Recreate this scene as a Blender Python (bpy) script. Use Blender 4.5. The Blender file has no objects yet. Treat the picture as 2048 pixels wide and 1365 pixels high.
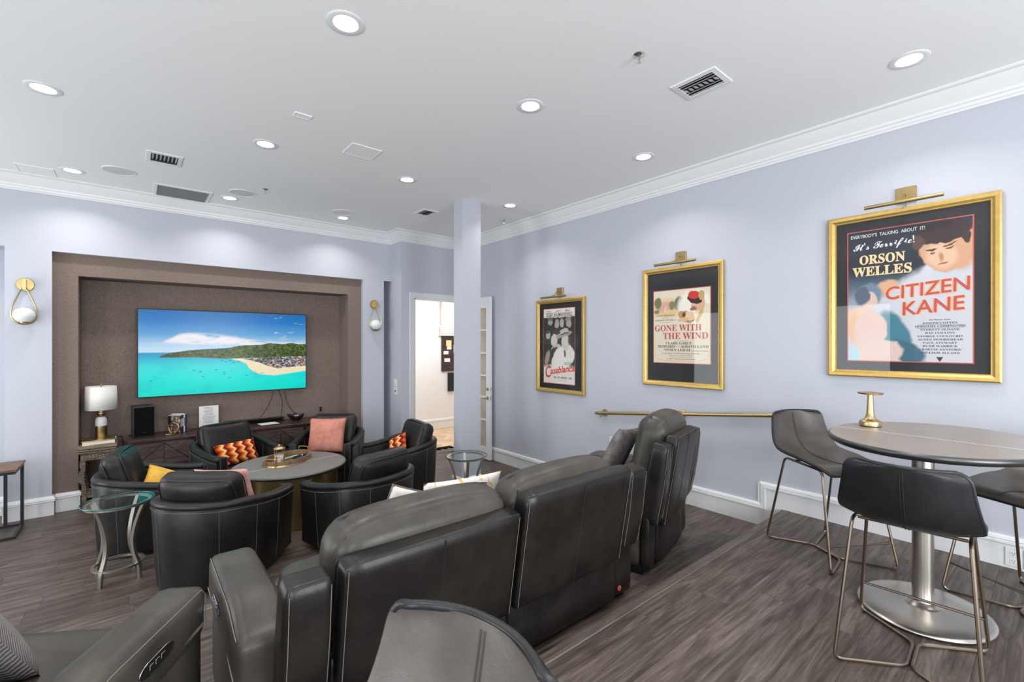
import bpy, bmesh, math, random
from mathutils import Vector, Matrix

RND = random.Random(11)
SC = bpy.context.scene
COL = SC.collection
PI = math.pi

# ------------------------------------------------------------------ camera, world, lights, exposure
HC = 1.812
F_PX, VX, HY = 910.0, 267.0, 687.0
YAW = math.atan((1024.0 - VX) / F_PX)
cam_d = bpy.data.cameras.new('camera')
cam_d.sensor_width = 36.0
cam_d.lens = 36.0 * F_PX / 2048.0
cam_d.shift_y = (HY - 682.5) / 2048.0
cam_d.clip_start = 0.02
cam = bpy.data.objects.new('camera', cam_d)
COL.objects.link(cam)
cam.location = (0, 0, HC)
cam.rotation_euler = (PI / 2, 0, -YAW)
SC.camera = cam

SC.view_settings.view_transform = 'Standard'
SC.view_settings.look = 'None'
SC.view_settings.exposure = 0.08
SC.view_settings.gamma = 1.0
SC.view_settings.use_curve_mapping = False
SC.cycles.max_bounces = 10
SC.cycles.diffuse_bounces = 6
SC.cycles.transparent_max_bounces = 16
SC.cycles.sample_clamp_indirect = 6.0
SC.cycles.caustics_reflective = False
SC.cycles.caustics_refractive = False

world = bpy.data.worlds.new('world')
SC.world = world
world.use_nodes = True
bg = world.node_tree.nodes['Background']
bg.inputs[0].default_value = (0.80, 0.90, 1.0, 1)
bg.inputs[1].default_value = 1.0

# room: right wall x=4.3, screen wall y=6.8, left wall x=-3.0, rear wall y=-2.8
XR, YB, XL, YR, ZC = 4.30, 6.80, -3.0, -2.8, 3.54
Z1, Z2 = 0.193, 0.381            # middle and upper tier heights
LX = (-1.86, -0.47, 0.88, 2.22, 3.63)
LY = (-1.3, 0.584, 2.46, 4.40, 6.31)
DOWNLIGHT_W = 5.6
WINDOW_W = 58.0
REAR_W = 125.0
WINDOW_Y = (-0.3, 2.75, 5.6)


def area_light(name, loc, rot, sx, sy, power, color=(1, 1, 1), spread=PI, shape='RECTANGLE'):
    d = bpy.data.lights.new(name, 'AREA')
    d.shape = shape
    d.size = sx
    if shape in ('RECTANGLE', 'ELLIPSE'):
        d.size_y = sy
    d.energy = power
    d.color = color
    d.spread = spread
    o = bpy.data.objects.new(name, d)
    COL.objects.link(o)
    o.location = loc
    o.rotation_euler = rot
    return o


# daylight through the three windows of the left wall and the two of the rear wall
for wy in WINDOW_Y:
    area_light('window_daylight', (XL + 0.02, wy, 1.45), (0, -PI / 2, 0), 2.3, 1.3, WINDOW_W, (0.93, 0.97, 1.0))
for wx in (-1.2, 2.0):
    area_light('window_daylight', (wx, YR + 0.02, 1.75), (PI / 2, 0, 0), 1.8, 2.2, REAR_W, (0.95, 0.98, 1.0))
area_light('hall_ceiling_light', (4.8, 7.5, 2.85), (0, 0, 0), 2.2, 1.0, 40, (1.0, 0.98, 0.95))

# ------------------------------------------------------------------ node helpers


class NT:
    def __init__(self, name):
        self.mat = bpy.data.materials.new(name)
        self.mat.use_nodes = True
        self.t = self.mat.node_tree
        self.b = self.t.nodes['Principled BSDF']
        self.out = self.t.nodes['Material Output']

    def n(self, typ, **kw):
        nd = self.t.nodes.new(typ)
        for k, v in kw.items():
            setattr(nd, k, v)
        return nd

    def put(self, sock, v):
        if isinstance(v, bpy.types.NodeSocket):
            self.t.links.new(v, sock)
        elif isinstance(v, (tuple, list)):
            if len(v) == 3 and sock.type == 'RGBA':
                v = (*v, 1)
            sock.default_value = v
        else:
            sock.default_value = v

    def math(self, op, a, b=0.0, c=0.0, clamp=False):
        nd = self.n('ShaderNodeMath', operation=op, use_clamp=clamp)
        self.put(nd.inputs[0], a)
        self.put(nd.inputs[1], b)
        self.put(nd.inputs[2], c)
        return nd.outputs[0]

    def mix(self, f, a, b, mode='MIX'):
        nd = self.n('ShaderNodeMix', data_type='RGBA', blend_type=mode)
        self.put(nd.inputs[0], f)
        self.put(nd.inputs[6], a)
        self.put(nd.inputs[7], b)
        return nd.outputs[2]

    def sstep(self, x, e0, e1):
        nd = self.n('ShaderNodeMapRange', interpolation_type='SMOOTHSTEP')
        self.put(nd.inputs[0], x)
        self.put(nd.inputs[1], e0)
        self.put(nd.inputs[2], e1)
        nd.inputs[3].default_value = 0
        nd.inputs[4].default_value = 1
        return nd.outputs[0]

    def noise(self, vec, scale, detail=3.0, rough=0.5, dist=0.0):
        nd = self.n('ShaderNodeTexNoise')
        if vec is not None:
            self.put(nd.inputs['Vector'], vec)
        nd.inputs['Scale'].default_value = scale
        nd.inputs['Detail'].default_value = detail
        nd.inputs['Roughness'].default_value = rough
        nd.inputs['Distortion'].default_value = dist
        return nd.outputs['Fac']

    def coord(self, which='Object'):
        return self.n('ShaderNodeTexCoord').outputs[which]

    def mapping(self, vec, scale=(1, 1, 1), loc=(0, 0, 0)):
        nd = self.n('ShaderNodeMapping')
        self.put(nd.inputs['Vector'], vec)
        nd.inputs['Scale'].default_value = scale
        self.put(nd.inputs['Location'], loc)
        return nd.outputs[0]

    def sep(self, vec):
        nd = self.n('ShaderNodeSeparateXYZ')
        self.put(nd.inputs[0], vec)
        return nd.outputs

    def ramp(self, fac, stops, interp='LINEAR'):
        nd = self.n('ShaderNodeValToRGB')
        cr = nd.color_ramp
        cr.interpolation = interp
        while len(cr.elements) < len(stops):
            cr.elements.new(0.5)
        for e, (p, c) in zip(cr.elements, stops):
            e.position = p
            if not isinstance(c, (tuple, list)):
                c = (c, c, c)
            e.color = (*c[:3], 1)
        self.put(nd.inputs[0], fac)
        return nd.outputs[0]

    def bump(self, h, strength=0.2, dist=0.01):
        nd = self.n('ShaderNodeBump')
        nd.inputs['Strength'].default_value = strength
        nd.inputs['Distance'].default_value = dist
        self.put(nd.inputs['Height'], h)
        self.t.links.new(nd.outputs[0], self.b.inputs['Normal'])

    def set(self, color=None, rough=None, metal=None, spec=None, **kw):
        if color is not None:
            self.put(self.b.inputs['Base Color'], color)
        if rough is not None:
            self.put(self.b.inputs['Roughness'], rough)
        if metal is not None:
            self.put(self.b.inputs['Metallic'], metal)
        if spec is not None:
            self.put(self.b.inputs['Specular IOR Level'], spec)
        for k, v in kw.items():
            self.put(self.b.inputs[k.replace('_', ' ')], v)
        return self.mat


def srgb(r, g, b):
    def f(c):
        c /= 255.0
        return c / 12.92 if c <= 0.04045 else ((c + 0.055) / 1.055) ** 2.4
    return (f(r), f(g), f(b))


def plain(name, col, rough=0.5, metal=0.0, spec=0.5, var=0.06, vscale=6.0, bump=0.0, bscale=200.0):
    t = NT(name)
    c = t.coord()
    nz = t.noise(c, vscale, 4)
    lo = tuple(max(0, x * (1 - var)) for x in col)
    hi = tuple(min(1, x * (1 + var)) for x in col)
    t.set(t.mix(nz, lo, hi), rough, metal, spec)
    if bump:
        t.bump(t.noise(c, bscale, 2), bump, 0.002)
    return t.mat


def leather(name, lo, hi, rough=0.36, bscale=1.0):
    t = NT(name)
    c = t.coord()
    nz = t.noise(c, 3.5 * bscale, 5, 0.6)
    fine = t.noise(c, 260, 2)
    wr = t.noise(c, 14, 4, 0.65, 0.6)
    t.set(t.mix(t.sstep(nz, 0.3, 0.72), lo, hi), t.math('ADD', t.math('MULTIPLY', wr, 0.16), rough - 0.08), 0, 0.38)
    h = t.math('ADD', t.math('MULTIPLY', fine, 0.12), wr)
    t.bump(h, 0.22, 0.006)
    return t.mat


def wood_planks(name, dark, mid, light, sx=1.0, rough=0.42):
    t = NT(name)
    c = t.coord()
    r = t.n('ShaderNodeObjectInfo').outputs['Random']
    off = t.n('ShaderNodeCombineXYZ')
    t.put(off.inputs[0], t.math('MULTIPLY', r, 57.0))
    t.put(off.inputs[1], t.math('MULTIPLY', r, 91.0))
    v = t.mapping(c, (1.3 * sx, 11 * sx, 11 * sx), off.outputs[0])
    g1 = t.noise(v, 1.6, 6, 0.62, 1.4)
    v2 = t.mapping(c, (3 * sx, 95 * sx, 95 * sx), off.outputs[0])
    g2 = t.noise(v2, 1.0, 3, 0.6)
    g = t.math('ADD', t.math('MULTIPLY', g1, 0.68), t.math('MULTIPLY', g2, 0.32))
    col = t.ramp(g, [(0.36, dark), (0.5, mid), (0.64, light)])
    tint = t.math('ADD', 0.80, t.math('MULTIPLY', t.math('FRACT', t.math('MULTIPLY', r, 13.7)), 0.40))
    hsv = t.n('ShaderNodeHueSaturation')
    t.put(hsv.inputs['Color'], col)
    t.put(hsv.inputs['Value'], tint)
    t.set(hsv.outputs[0], rough, 0, 0.4)
    t.bump(g, 0.12, 0.003)
    return t.mat


def thin_glass(name, tint=(1, 1, 1), refl_rough=0.0, r0=0.04, rmax=0.96):
    t = NT(name)
    tr = t.n('ShaderNodeBsdfTransparent')
    t.put(tr.inputs[0], tint)
    gl = t.n('ShaderNodeBsdfGlossy')
    gl.inputs['Roughness'].default_value = refl_rough
    fr = t.n('ShaderNodeLayerWeight')
    fr.inputs['Blend'].default_value = 0.5
    mx = t.n('ShaderNodeMixShader')
    t.put(mx.inputs[0], t.math('ADD', r0, t.math('MULTIPLY', t.math('POWER', fr.outputs['Facing'], 5.0), rmax), clamp=True))
    t.t.links.new(tr.outputs[0], mx.inputs[1])
    t.t.links.new(gl.outputs[0], mx.inputs[2])
    t.t.links.new(mx.outputs[0], t.out.inputs['Surface'])
    return t.mat


def emitter(name, col, strength):
    t = NT(name)
    return t.set((0.8, 0.8, 0.8), 0.5, Emission_Color=(*col, 1), Emission_Strength=strength)


def fabric_weave(name, lo, hi, sx=60, sy=60, bump=0.3, rough=0.9):
    t = NT(name)
    c = t.coord()
    n1 = t.noise(t.mapping(c, (sx, sy, sy)), 1.0, 4, 0.7)
    t.set(t.mix(t.sstep(n1, 0.3, 0.7), lo, hi), rough, 0, 0.2)
    t.bump(n1, bump, 0.003)
    return t.mat


M = {}
M['wall'] = plain('wall_paint', (0.525, 0.546, 0.606), 0.62, var=0.012, vscale=2, bump=0.05, bscale=140)
M['ceiling'] = plain('ceiling_paint', (0.90, 0.90, 0.895), 0.85, var=0.008)
M['white'] = plain('white_trim_paint', (0.80, 0.805, 0.815), 0.35, var=0.01)
M['hall_wall'] = plain('hall_wall_paint', (0.82, 0.82, 0.83), 0.6, var=0.01)
M['spkcloth'] = plain('speaker_grey_cloth', (0.66, 0.66, 0.66), 0.9)
M['grille'] = plain('vent_grey_paint', (0.55, 0.55, 0.56), 0.5, var=0.02)
M['dark'] = plain('painted_duct_shade', (0.012, 0.012, 0.012), 0.7)
M['black'] = plain('black_satin', (0.012, 0.012, 0.013), 0.35)
M['blackcloth'] = plain('black_speaker_cloth', (0.004, 0.004, 0.004), 0.95, spec=0.1)
M['blackmetal'] = plain('black_powder_metal', (0.015, 0.015, 0.016), 0.4, 0.2)
M['niche'] = fabric_weave('brown_grasscloth', (0.125, 0.098, 0.085), (0.215, 0.175, 0.155), 260, 260, 0.35)
t = NT('brown_grasscloth_wall')
c = t.coord()
n1 = t.noise(t.mapping(c, (330, 330, 55)), 1.0, 4, 0.7)
t.set(t.mix(t.sstep(n1, 0.30, 0.70), (0.150, 0.113, 0.094), (0.300, 0.234, 0.200)), 0.9, 0, 0.15)
t.bump(n1, 0.3, 0.003)
M['niche'] = t.mat
M['floor'] = wood_planks('grey_brown_wood_floor', (0.038, 0.028, 0.0225), (0.088, 0.0675, 0.0565), (0.160, 0.131, 0.114))
M['nosing'] = wood_planks('stair_nosing_wood', (0.08, 0.064, 0.055), (0.125, 0.102, 0.09), (0.18, 0.15, 0.135))
M['oak'] = wood_planks('light_oak_parquet', (0.55, 0.37, 0.20), (0.74, 0.53, 0.33), (0.84, 0.66, 0.46))
M['leather'] = leather('charcoal_leather', (0.007, 0.0062, 0.0058), (0.0175, 0.0152, 0.0138), 0.41)
M['leather_lit'] = leather('lit_recliner_leather', (0.037, 0.033, 0.0275), (0.074, 0.066, 0.0555), 0.36)  # recliner leather, lighter colour stands for light on the upper faces
M['leather_shaded'] = leather('shaded_recliner_leather', (0.0075, 0.0065, 0.0058), (0.0185, 0.0158, 0.0140), 0.34)  # same recliner leather darkened, shade of the upright backs put into the colour
M['leather_outer'] = leather('black_blue_leather', (0.010, 0.0105, 0.012), (0.020, 0.0205, 0.023), 0.32)
M['leather_stool'] = leather('taupe_grey_leather', (0.074, 0.064, 0.058), (0.106, 0.093, 0.086), 0.34, 2)
M['stitch'] = plain('pale_thread', (0.19, 0.178, 0.16), 0.8)
M['piping'] = plain('dark_piping', (0.018, 0.017, 0.016), 0.4)
M['bronze'] = plain('antique_bronze_metal', (0.235, 0.185, 0.14), 0.28, 0.95)
M['champagne'] = plain('champagne_metal', (0.46, 0.43, 0.38), 0.33, 0.9)
M['steel'] = plain('brushed_nickel', (0.60, 0.565, 0.52), 0.30, 1.0, var=0.08)
M['zinc'] = plain('brushed_zinc', (0.50, 0.465, 0.435), 0.40, 0.85, var=0.10, vscale=9)
M['zinc_dark'] = plain('aged_zinc', (0.235, 0.218, 0.205), 0.50, 0.35, var=0.12, vscale=9)
M['zincedge'] = plain('dark_zinc_edge', (0.10, 0.10, 0.105), 0.35, 0.9)
M['gold'] = plain('brushed_gold', (0.56, 0.42, 0.21), 0.30, 1.0, var=0.06)
M['brass'] = plain('aged_brass', (0.50, 0.37, 0.17), 0.34, 1.0, var=0.25, vscale=5)
M['darkbrass'] = plain('patina_brass_drum', (0.34, 0.25, 0.10), 0.35, 0.9, var=0.45, vscale=4)
M['frame'] = plain('gold_leaf_frame', (0.60, 0.40, 0.125), 0.38, 0.6, var=0.22, vscale=30, bump=0.15, bscale=60)
M['mat'] = plain('black_mat_board', (0.013, 0.013, 0.015), 0.6)
M['redline'] = plain('red_line', (0.55, 0.10, 0.08), 0.6)
M['glass'] = thin_glass('picture_glass', r0=0.014, rmax=0.50)
M['tglass'] = thin_glass('table_glass', (0.93, 0.97, 0.96), r0=0.03, rmax=0.60)
M['gedge'] = plain('green_glass_edge', (0.03, 0.12, 0.11), 0.12, 0.0, 0.6, var=0.5, vscale=20)
M['opal'] = plain('opal_white_glass', (0.86, 0.86, 0.86), 0.15)
M['shade'] = plain('white_linen_shade', (0.82, 0.79, 0.75), 0.9, var=0.03, vscale=60)
M['marble'] = plain('white_marble', (0.80, 0.80, 0.81), 0.25, var=0.12, vscale=9)
M['console'] = wood_planks('dark_mahogany', (0.016, 0.009, 0.008), (0.045, 0.024, 0.020), (0.095, 0.052, 0.042), 1.6, 0.35)
M['inlay'] = wood_planks('brown_wood_inlay', (0.030, 0.019, 0.016), (0.075, 0.048, 0.040), (0.13, 0.09, 0.075), 2.0, 0.4)
M['carved'] = wood_planks('weathered_carved_wood', (0.030, 0.021, 0.015), (0.15, 0.11, 0.075), (0.40, 0.33, 0.25), 7, 0.7)
M['traywood'] = wood_planks('walnut_tray', (0.10, 0.055, 0.03), (0.20, 0.12, 0.07), (0.30, 0.19, 0.12), 3, 0.4)
M['rustic'] = wood_planks('rustic_brown_wood', (0.055, 0.030, 0.018), (0.16, 0.085, 0.045), (0.30, 0.17, 0.09), 2, 0.45)
M['paper'] = plain('white_paper', (0.80, 0.80, 0.80), 0.8, var=0.01)
M['ink'] = plain('grey_ink', (0.10, 0.10, 0.11), 0.8)
M['whiteplastic'] = plain('white_plastic', (0.78, 0.78, 0.77), 0.4, var=0.01)
M['chrome'] = plain('chrome', (0.75, 0.75, 0.76), 0.12, 1.0)
M['salmon'] = fabric_weave('salmon_velvet', (0.50, 0.185, 0.135), (0.66, 0.285, 0.215), 9, 9, 0.15)
M['pink'] = fabric_weave('dusty_pink_velvet', (0.55, 0.27, 0.24), (0.70, 0.40, 0.36), 9, 9, 0.15)
M['mustard'] = fabric_weave('mustard_cloth', (0.68, 0.36, 0.045), (0.85, 0.52, 0.10), 14, 14, 0.2)
M['cream'] = fabric_weave('cream_cloth', (0.72, 0.68, 0.62), (0.84, 0.81, 0.77), 40, 40, 0.2)
M['greyknit'] = fabric_weave('grey_velvet', (0.11, 0.098, 0.095), (0.22, 0.20, 0.19), 12, 12, 0.3)
M['beige'] = fabric_weave('beige_curtain', (0.50, 0.41, 0.33), (0.66, 0.57, 0.48), 40, 4, 0.2)
M['pinkstripe'] = fabric_weave('pink_shade_cloth', (0.70, 0.55, 0.50), (0.86, 0.76, 0.72), 6, 60, 0.2)
M['curtain'] = fabric_weave('dark_curtain', (0.030, 0.030, 0.033), (0.06, 0.06, 0.065), 40, 4, 0.2)
M['lens'] = emitter('lit_lens', (1.0, 0.94, 0.85), 9.0)
M['cone'] = emitter('lit_reflector', (1.0, 0.86, 0.68), 1.1)

# zigzag cloth
t = NT('orange_zigzag_cloth')
c = t.coord()
sx, sy, sz = t.sep(c)[:3]
tri = t.math('ABSOLUTE', t.math('SUBTRACT', t.math('FRACT', t.math('MULTIPLY', sy, 13.0)), 0.5))
jag = t.math('MULTIPLY', t.noise(t.mapping(c, (3, 120, 1)), 1.0, 1), 0.012)
ph = t.math('FRACT', t.math('MULTIPLY', t.math('ADD', t.math('ADD', sx, jag), t.math('MULTIPLY', tri, 0.075)), 9.5))
zc = t.ramp(ph, [(0.0, (0.07, 0.012, 0.010)), (0.16, (0.42, 0.035, 0.012)), (0.36, (0.72, 0.14, 0.015)),
                 (0.56, (0.85, 0.42, 0.10)), (0.70, (0.85, 0.66, 0.36)), (0.82, (0.70, 0.11, 0.012)),
                 (0.93, (0.25, 0.02, 0.01))], 'CONSTANT')
t.set(zc, 0.9, 0, 0.2)
t.bump(t.noise(c, 300, 2), 0.2, 0.002)
M['zigzag'] = t.mat
# floral cloth
t = NT('yellow_flower_cloth')
c = t.coord()
n1 = t.noise(c, 13, 3, 0.6, 1.0)
n2 = t.noise(c, 9, 2, 0.5, 0.4)
cc = t.mix(t.sstep(n1, 0.56, 0.60), (0.80, 0.77, 0.72), (0.80, 0.42, 0.06))
cc = t.mix(t.sstep(n2, 0.64, 0.68), cc, (0.40, 0.38, 0.30))
t.set(cc, 0.9, 0, 0.2)
M['floral'] = t.mat
t = NT('chunky_grey_knit')
c = t.coord()
w = t.n('ShaderNodeTexWave', wave_type='BANDS', bands_direction='DIAGONAL')
t.put(w.inputs['Vector'], c)
w.inputs['Scale'].default_value = 40
w.inputs['Distortion'].default_value = 2.2
w.inputs['Detail'].default_value = 3
cc = t.mix(w.outputs['Fac'], (0.16, 0.15, 0.155), (0.42, 0.39, 0.375))
t.set(cc, 0.95, 0, 0.1)
t.bump(w.outputs['Fac'], 0.7, 0.006)
M['knit'] = t.mat
t = NT('floral_candle_print')
c = t.coord()
cc = t.mix(t.sstep(t.noise(c, 40, 3, 0.6, 1), 0.5, 0.56), (0.82, 0.76, 0.70), (0.62, 0.34, 0.16))
cc = t.mix(t.sstep(t.noise(c, 30, 2), 0.6, 0.66), cc, (0.55, 0.16, 0.14))
t.set(cc, 0.3)
M['candle'] = t.mat

# ------------------------------------------------------------------ mesh helpers


class MB:
    def __init__(self):
        self.bm = bmesh.new()

    def quad(self, *p, mi=0):
        f = self.bm.faces.new([self.bm.verts.new(q) for q in p])
        f.material_index = mi
        return f

    def box(self, x0, x1, y0, y1, z0, z1, mi=0):
        v = [self.bm.verts.new(p) for p in ((x0, y0, z0), (x1, y0, z0), (x1, y1, z0), (x0, y1, z0),
                                            (x0, y0, z1), (x1, y0, z1), (x1, y1, z1), (x0, y1, z1))]
        for q in ((0, 3, 2, 1), (4, 5, 6, 7), (0, 1, 5, 4), (1, 2, 6, 5), (2, 3, 7, 6), (3, 0, 4, 7)):
            f = self.bm.faces.new([v[i] for i in q])
            f.material_index = mi
        return self

    def bbox(self, x0, x1, y0, y1, z0, z1, r=0.01, seg=2, mi=0):
        t = bmesh.new()
        bmesh.ops.create_cube(t, size=1.0)
        for v in t.verts:
            v.co = ((x0 + x1) / 2 + v.co.x * (x1 - x0), (y0 + y1) / 2 + v.co.y * (y1 - y0), (z0 + z1) / 2 + v.co.z * (z1 - z0))
        bmesh.ops.bevel(t, geom=t.edges[:], offset=r, segments=seg, profile=0.5, affect='EDGES')
        self.merge(t, mi)
        return self

    def merge(self, t, mi=0, mx=None):
        mp = {}
        for v in t.verts:
            mp[v] = self.bm.verts.new(mx @ v.co if mx else v.co)
        for f in t.faces:
            try:
                nf = self.bm.faces.new([mp[v] for v in f.verts])
                nf.material_index = mi
            except ValueError:
                pass
        t.free()

    def lathe(self, prof, c=(0, 0, 0), n=24, sx=1.0, sy=1.0, mi=0, close=True):
        rings = []
        for r, z in prof:
            if r < 1e-6:
                rings.append([self.bm.verts.new((c[0], c[1], c[2] + z))])
            else:
                rings.append([self.bm.verts.new((c[0] + r * sx * math.cos(2 * PI * i / n), c[1] + r * sy * math.sin(2 * PI * i / n), c[2] + z)) for i in range(n)])
        for a, b in zip(rings, rings[1:]):
            for i in range(n):
                j = (i + 1) % n
                if len(a) == 1 and len(b) == 1:
                    continue
                if len(a) == 1:
                    f = self.bm.faces.new((a[0], b[j], b[i]))
                elif len(b) == 1:
                    f = self.bm.faces.new((a[i], a[j], b[0]))
                else:
                    f = self.bm.faces.new((a[i], a[j], b[j], b[i]))
                f.material_index = mi
        for ring, rev in ((rings[0], True), (rings[-1], False)):
            if close and len(ring) > 1:
                f = self.bm.faces.new(ring[::-1] if rev else ring)
                f.material_index = mi
        return self

    def cyl(self, p0, p1, r0, r1=None, n=16, mi=0):
        return self.tube([p0, p1], r0, n, radii=[r0, r0 if r1 is None else r1], mi=mi)

    def tube(self, pts, r, n=8, closed=False, radii=None, mi=0, flat=None):
        pts = [Vector(p) for p in pts]
        m = len(pts)
        rings = []
        prev = None
        for i, p in enumerate(pts):
            if closed:
                d = (pts[(i + 1) % m] - pts[i - 1])
            else:
                d = pts[min(i + 1, m - 1)] - pts[max(i - 1, 0)]
            d.normalize()
            if prev is None:
                up = Vector((0, 0, 1)) if abs(d.z) < 0.9 else Vector((1, 0, 0))
            else:
                up = prev
            s = d.cross(up)
            if s.length < 1e-6:
                s = d.cross(Vector((1, 0, 0)))
            s.normalize()
            u = s.cross(d).normalized()
            prev = u
            rr = radii[i] if radii else r
            fl = flat or (1, 1)
            rings.append([self.bm.verts.new(p + (s * math.cos(2 * PI * k / n) * fl[0] + u * math.sin(2 * PI * k / n) * fl[1]) * rr) for k in range(n)])
        rng = range(m) if closed else range(m - 1)
        for i in rng:
            a, b = rings[i], rings[(i + 1) % m]
            for k in range(n):
                j = (k + 1) % n
                f = self.bm.faces.new((a[k], a[j], b[j], b[k]))
                f.material_index = mi
        if not closed:
            self.bm.faces.new(rings[0][::-1]).material_index = mi
            self.bm.faces.new(rings[-1]).material_index = mi
        return self

    def prism(self, poly, fn0, fn1, mi=0):
        """poly of 2-D points; fn0/fn1 map them to the two 3-D end faces"""
        a = [self.bm.verts.new(fn0(p)) for p in poly]
        b = [self.bm.verts.new(fn1(p)) for p in poly]
        n = len(poly)
        self.bm.faces.new(a[::-1]).material_index = mi
        self.bm.faces.new(b).material_index = mi
        for i in range(n):
            j = (i + 1) % n
            self.bm.faces.new((a[i], a[j], b[j], b[i])).material_index = mi
        return self

    def grid(self, fn, nu, nv, cu=False, cv=False, mi=0):
        g = [[self.bm.verts.new(fn(i / (nu if cu else nu - 1), j / (nv if cv else nv - 1))) for j in range(nv)] for i in range(nu)]
        for i in range(nu if cu else nu - 1):
            for j in range(nv if cv else nv - 1):
                f = self.bm.faces.new((g[i][j], g[(i + 1) % nu][j], g[(i + 1) % nu][(j + 1) % nv], g[i][(j + 1) % nv]))
                f.material_index = mi
        return g

    def puff(self, w, d, h, r=0.05, n=10, bulge=(0, 0, 0), fn=None, mx=None, mi=0):
        """rounded, slightly swollen box centred on the origin"""
        t = bmesh.new()
        bmesh.ops.create_cube(t, size=2.0)
        bmesh.ops.subdivide_edges(t, edges=t.edges[:], cuts=n, use_grid_fill=True)
        half = Vector((w / 2, d / 2, h / 2))
        r = min(r, min(half) * 0.98)
        for v in t.verts:
            q = v.co.copy()
            # crowd the samples towards the edges
            q = Vector([math.copysign(abs(c) ** 0.72, c) for c in q])
            p = Vector((q.x * half.x, q.y * half.y, q.z * half.z))
            core = Vector([max(-(half[k] - r), min(half[k] - r, p[k])) for k in range(3)])
            dl = p - core
            if dl.length > 1e-9:
                p = core + dl.normalized() * r
            s = v.co
            fx, fy, fz = (1 - s.x * s.x), (1 - s.y * s.y), (1 - s.z * s.z)
            p.x += bulge[0] * fy * fz * s.x
            p.y += bulge[1] * fx * fz * s.y
            p.z += bulge[2] * fx * fy * s.z
            if fn:
                p = fn(p)
            v.co = p
        self.merge(t, mi, mx)
        return self

    def build(self, name, mat, parent=None, loc=None, rot=None, smooth=None, mods=None):
        bmesh.ops.recalc_face_normals(self.bm, faces=self.bm.faces[:])
        me = bpy.data.meshes.new(name)
        self.bm.to_mesh(me)
        self.bm.free()
        for m in (mat if isinstance(mat, (list, tuple)) else [mat]):
            me.materials.append(M[m] if isinstance(m, str) else m)
        if smooth is not None:
            for p in me.polygons:
                p.use_smooth = True
            if smooth < 3.0:
                me.set_sharp_from_angle(angle=smooth)
        o = bpy.data.objects.new(name, me)
        COL.objects.link(o)
        if parent:
            o.parent = parent
        if loc:
            o.location = loc
        if rot:
            o.rotation_euler = rot
        return o


SM = 0.7      # smooth angle
FULL = 3.1


def tag(o, label=None, cat=None, group=None, kind=None):
    if label:
        o['label'] = label
    if cat:
        o['category'] = cat
    if group:
        o['group'] = group
    if kind:
        o['kind'] = kind
    return o


def thing(name, label, cat, loc=(0, 0, 0), rz=0.0, group=None, mx=None):
    o = bpy.data.objects.new(name, None)
    o.empty_display_size = 0.05
    COL.objects.link(o)
    if mx is not None:
        o.matrix_world = mx
    else:
        o.location = loc
        o.rotation_euler = (0, 0, rz)
    return tag(o, label, cat, group)


def struct(o):
    o['kind'] = 'structure'
    return o


def dup(root, loc=None, rz=None, label=None, mx=None):
    r = root.copy()
    COL.objects.link(r)
    if mx is not None:
        r.matrix_world = mx
    else:
        r.location = loc
        if rz is not None:
            r.rotation_euler = (0, 0, rz)
    if label:
        r['label'] = label
    for ch in list(root.children):
        c = ch.copy()
        COL.objects.link(c)
        c.parent = r
        for g in list(ch.children):
            d = g.copy()
            COL.objects.link(d)
            d.parent = c
    return r


def fillet(pts, r, seg=4, closed=False):
    pts = [Vector(p) for p in pts]
    out = []
    n = len(pts)
    for i, p in enumerate(pts):
        if not closed and i in (0, n - 1):
            out.append(p)
            continue
        a, b = pts[i - 1] - p, pts[(i + 1) % n] - p
        k = min(r, a.length * 0.45, b.length * 0.45)
        p0, p1 = p + a.normalized() * k, p + b.normalized() * k
        for s in range(seg + 1):
            t = s / seg
            out.append((1 - t) ** 2 * p0 + 2 * t * (1 - t) * p + t * t * p1)
    return out


def sweep2d(mb, path, prof, to3d, closed=False, mi=0):
    """sweep a profile (offset to the left of travel, height) along a 2-D path with mitred corners"""
    n = len(path)
    P2 = [Vector(p) for p in path]
    rings = []
    for i in range(n):
        if closed or 0 < i < n - 1:
            d0 = (P2[i] - P2[i - 1]).normalized()
            d1 = (P2[(i + 1) % n] - P2[i]).normalized()
        elif i == 0:
            d0 = d1 = (P2[1] - P2[0]).normalized()
        else:
            d0 = d1 = (P2[-1] - P2[-2]).normalized()
        n0, n1 = Vector((-d0.y, d0.x)), Vector((-d1.y, d1.x))
        m = (n0 + n1)
        m.normalize()
        m /= max(0.2, m.dot(n0))
        rings.append([mb.bm.verts.new(to3d(P2[i] + m * o, h)) for o, h in prof])
    k = len(prof)
    for i in range(n if closed else n - 1):
        a, b = rings[i], rings[(i + 1) % n]
        for j in range(k):
            q = (j + 1) % k
            mb.bm.faces.new((a[j], a[q], b[q], b[j])).material_index = mi
    if not closed:
        mb.bm.faces.new(rings[0][::-1]).material_index = mi
        mb.bm.faces.new(rings[-1]).material_index = mi


def wall_mx(face, p):
    """local x to the right, y up, z towards the viewer, on the right wall ('R') or the screen wall ('B')"""
    if face == 'R':
        cols = ((0, -1, 0), (0, 0, 1), (-1, 0, 0))
    elif face == 'B':
        cols = ((1, 0, 0), (0, 0, 1), (0, -1, 0))
    elif face == 'C':   # ceiling, z down
        cols = ((1, 0, 0), (0, -1, 0), (0, 0, -1))
    elif face == 'W':   # face looking along -x from inside, i.e. the side of the pier
        cols = ((0, -1, 0), (0, 0, 1), (-1, 0, 0))
    m = Matrix.Identity(4)
    for i, cvec in enumerate(cols):
        for j in range(3):
            m[j][i] = cvec[j]
    m.translation = Vector(p)
    return m


# ------------------------------------------------------------------ room shell
WT = 0.12


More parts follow.
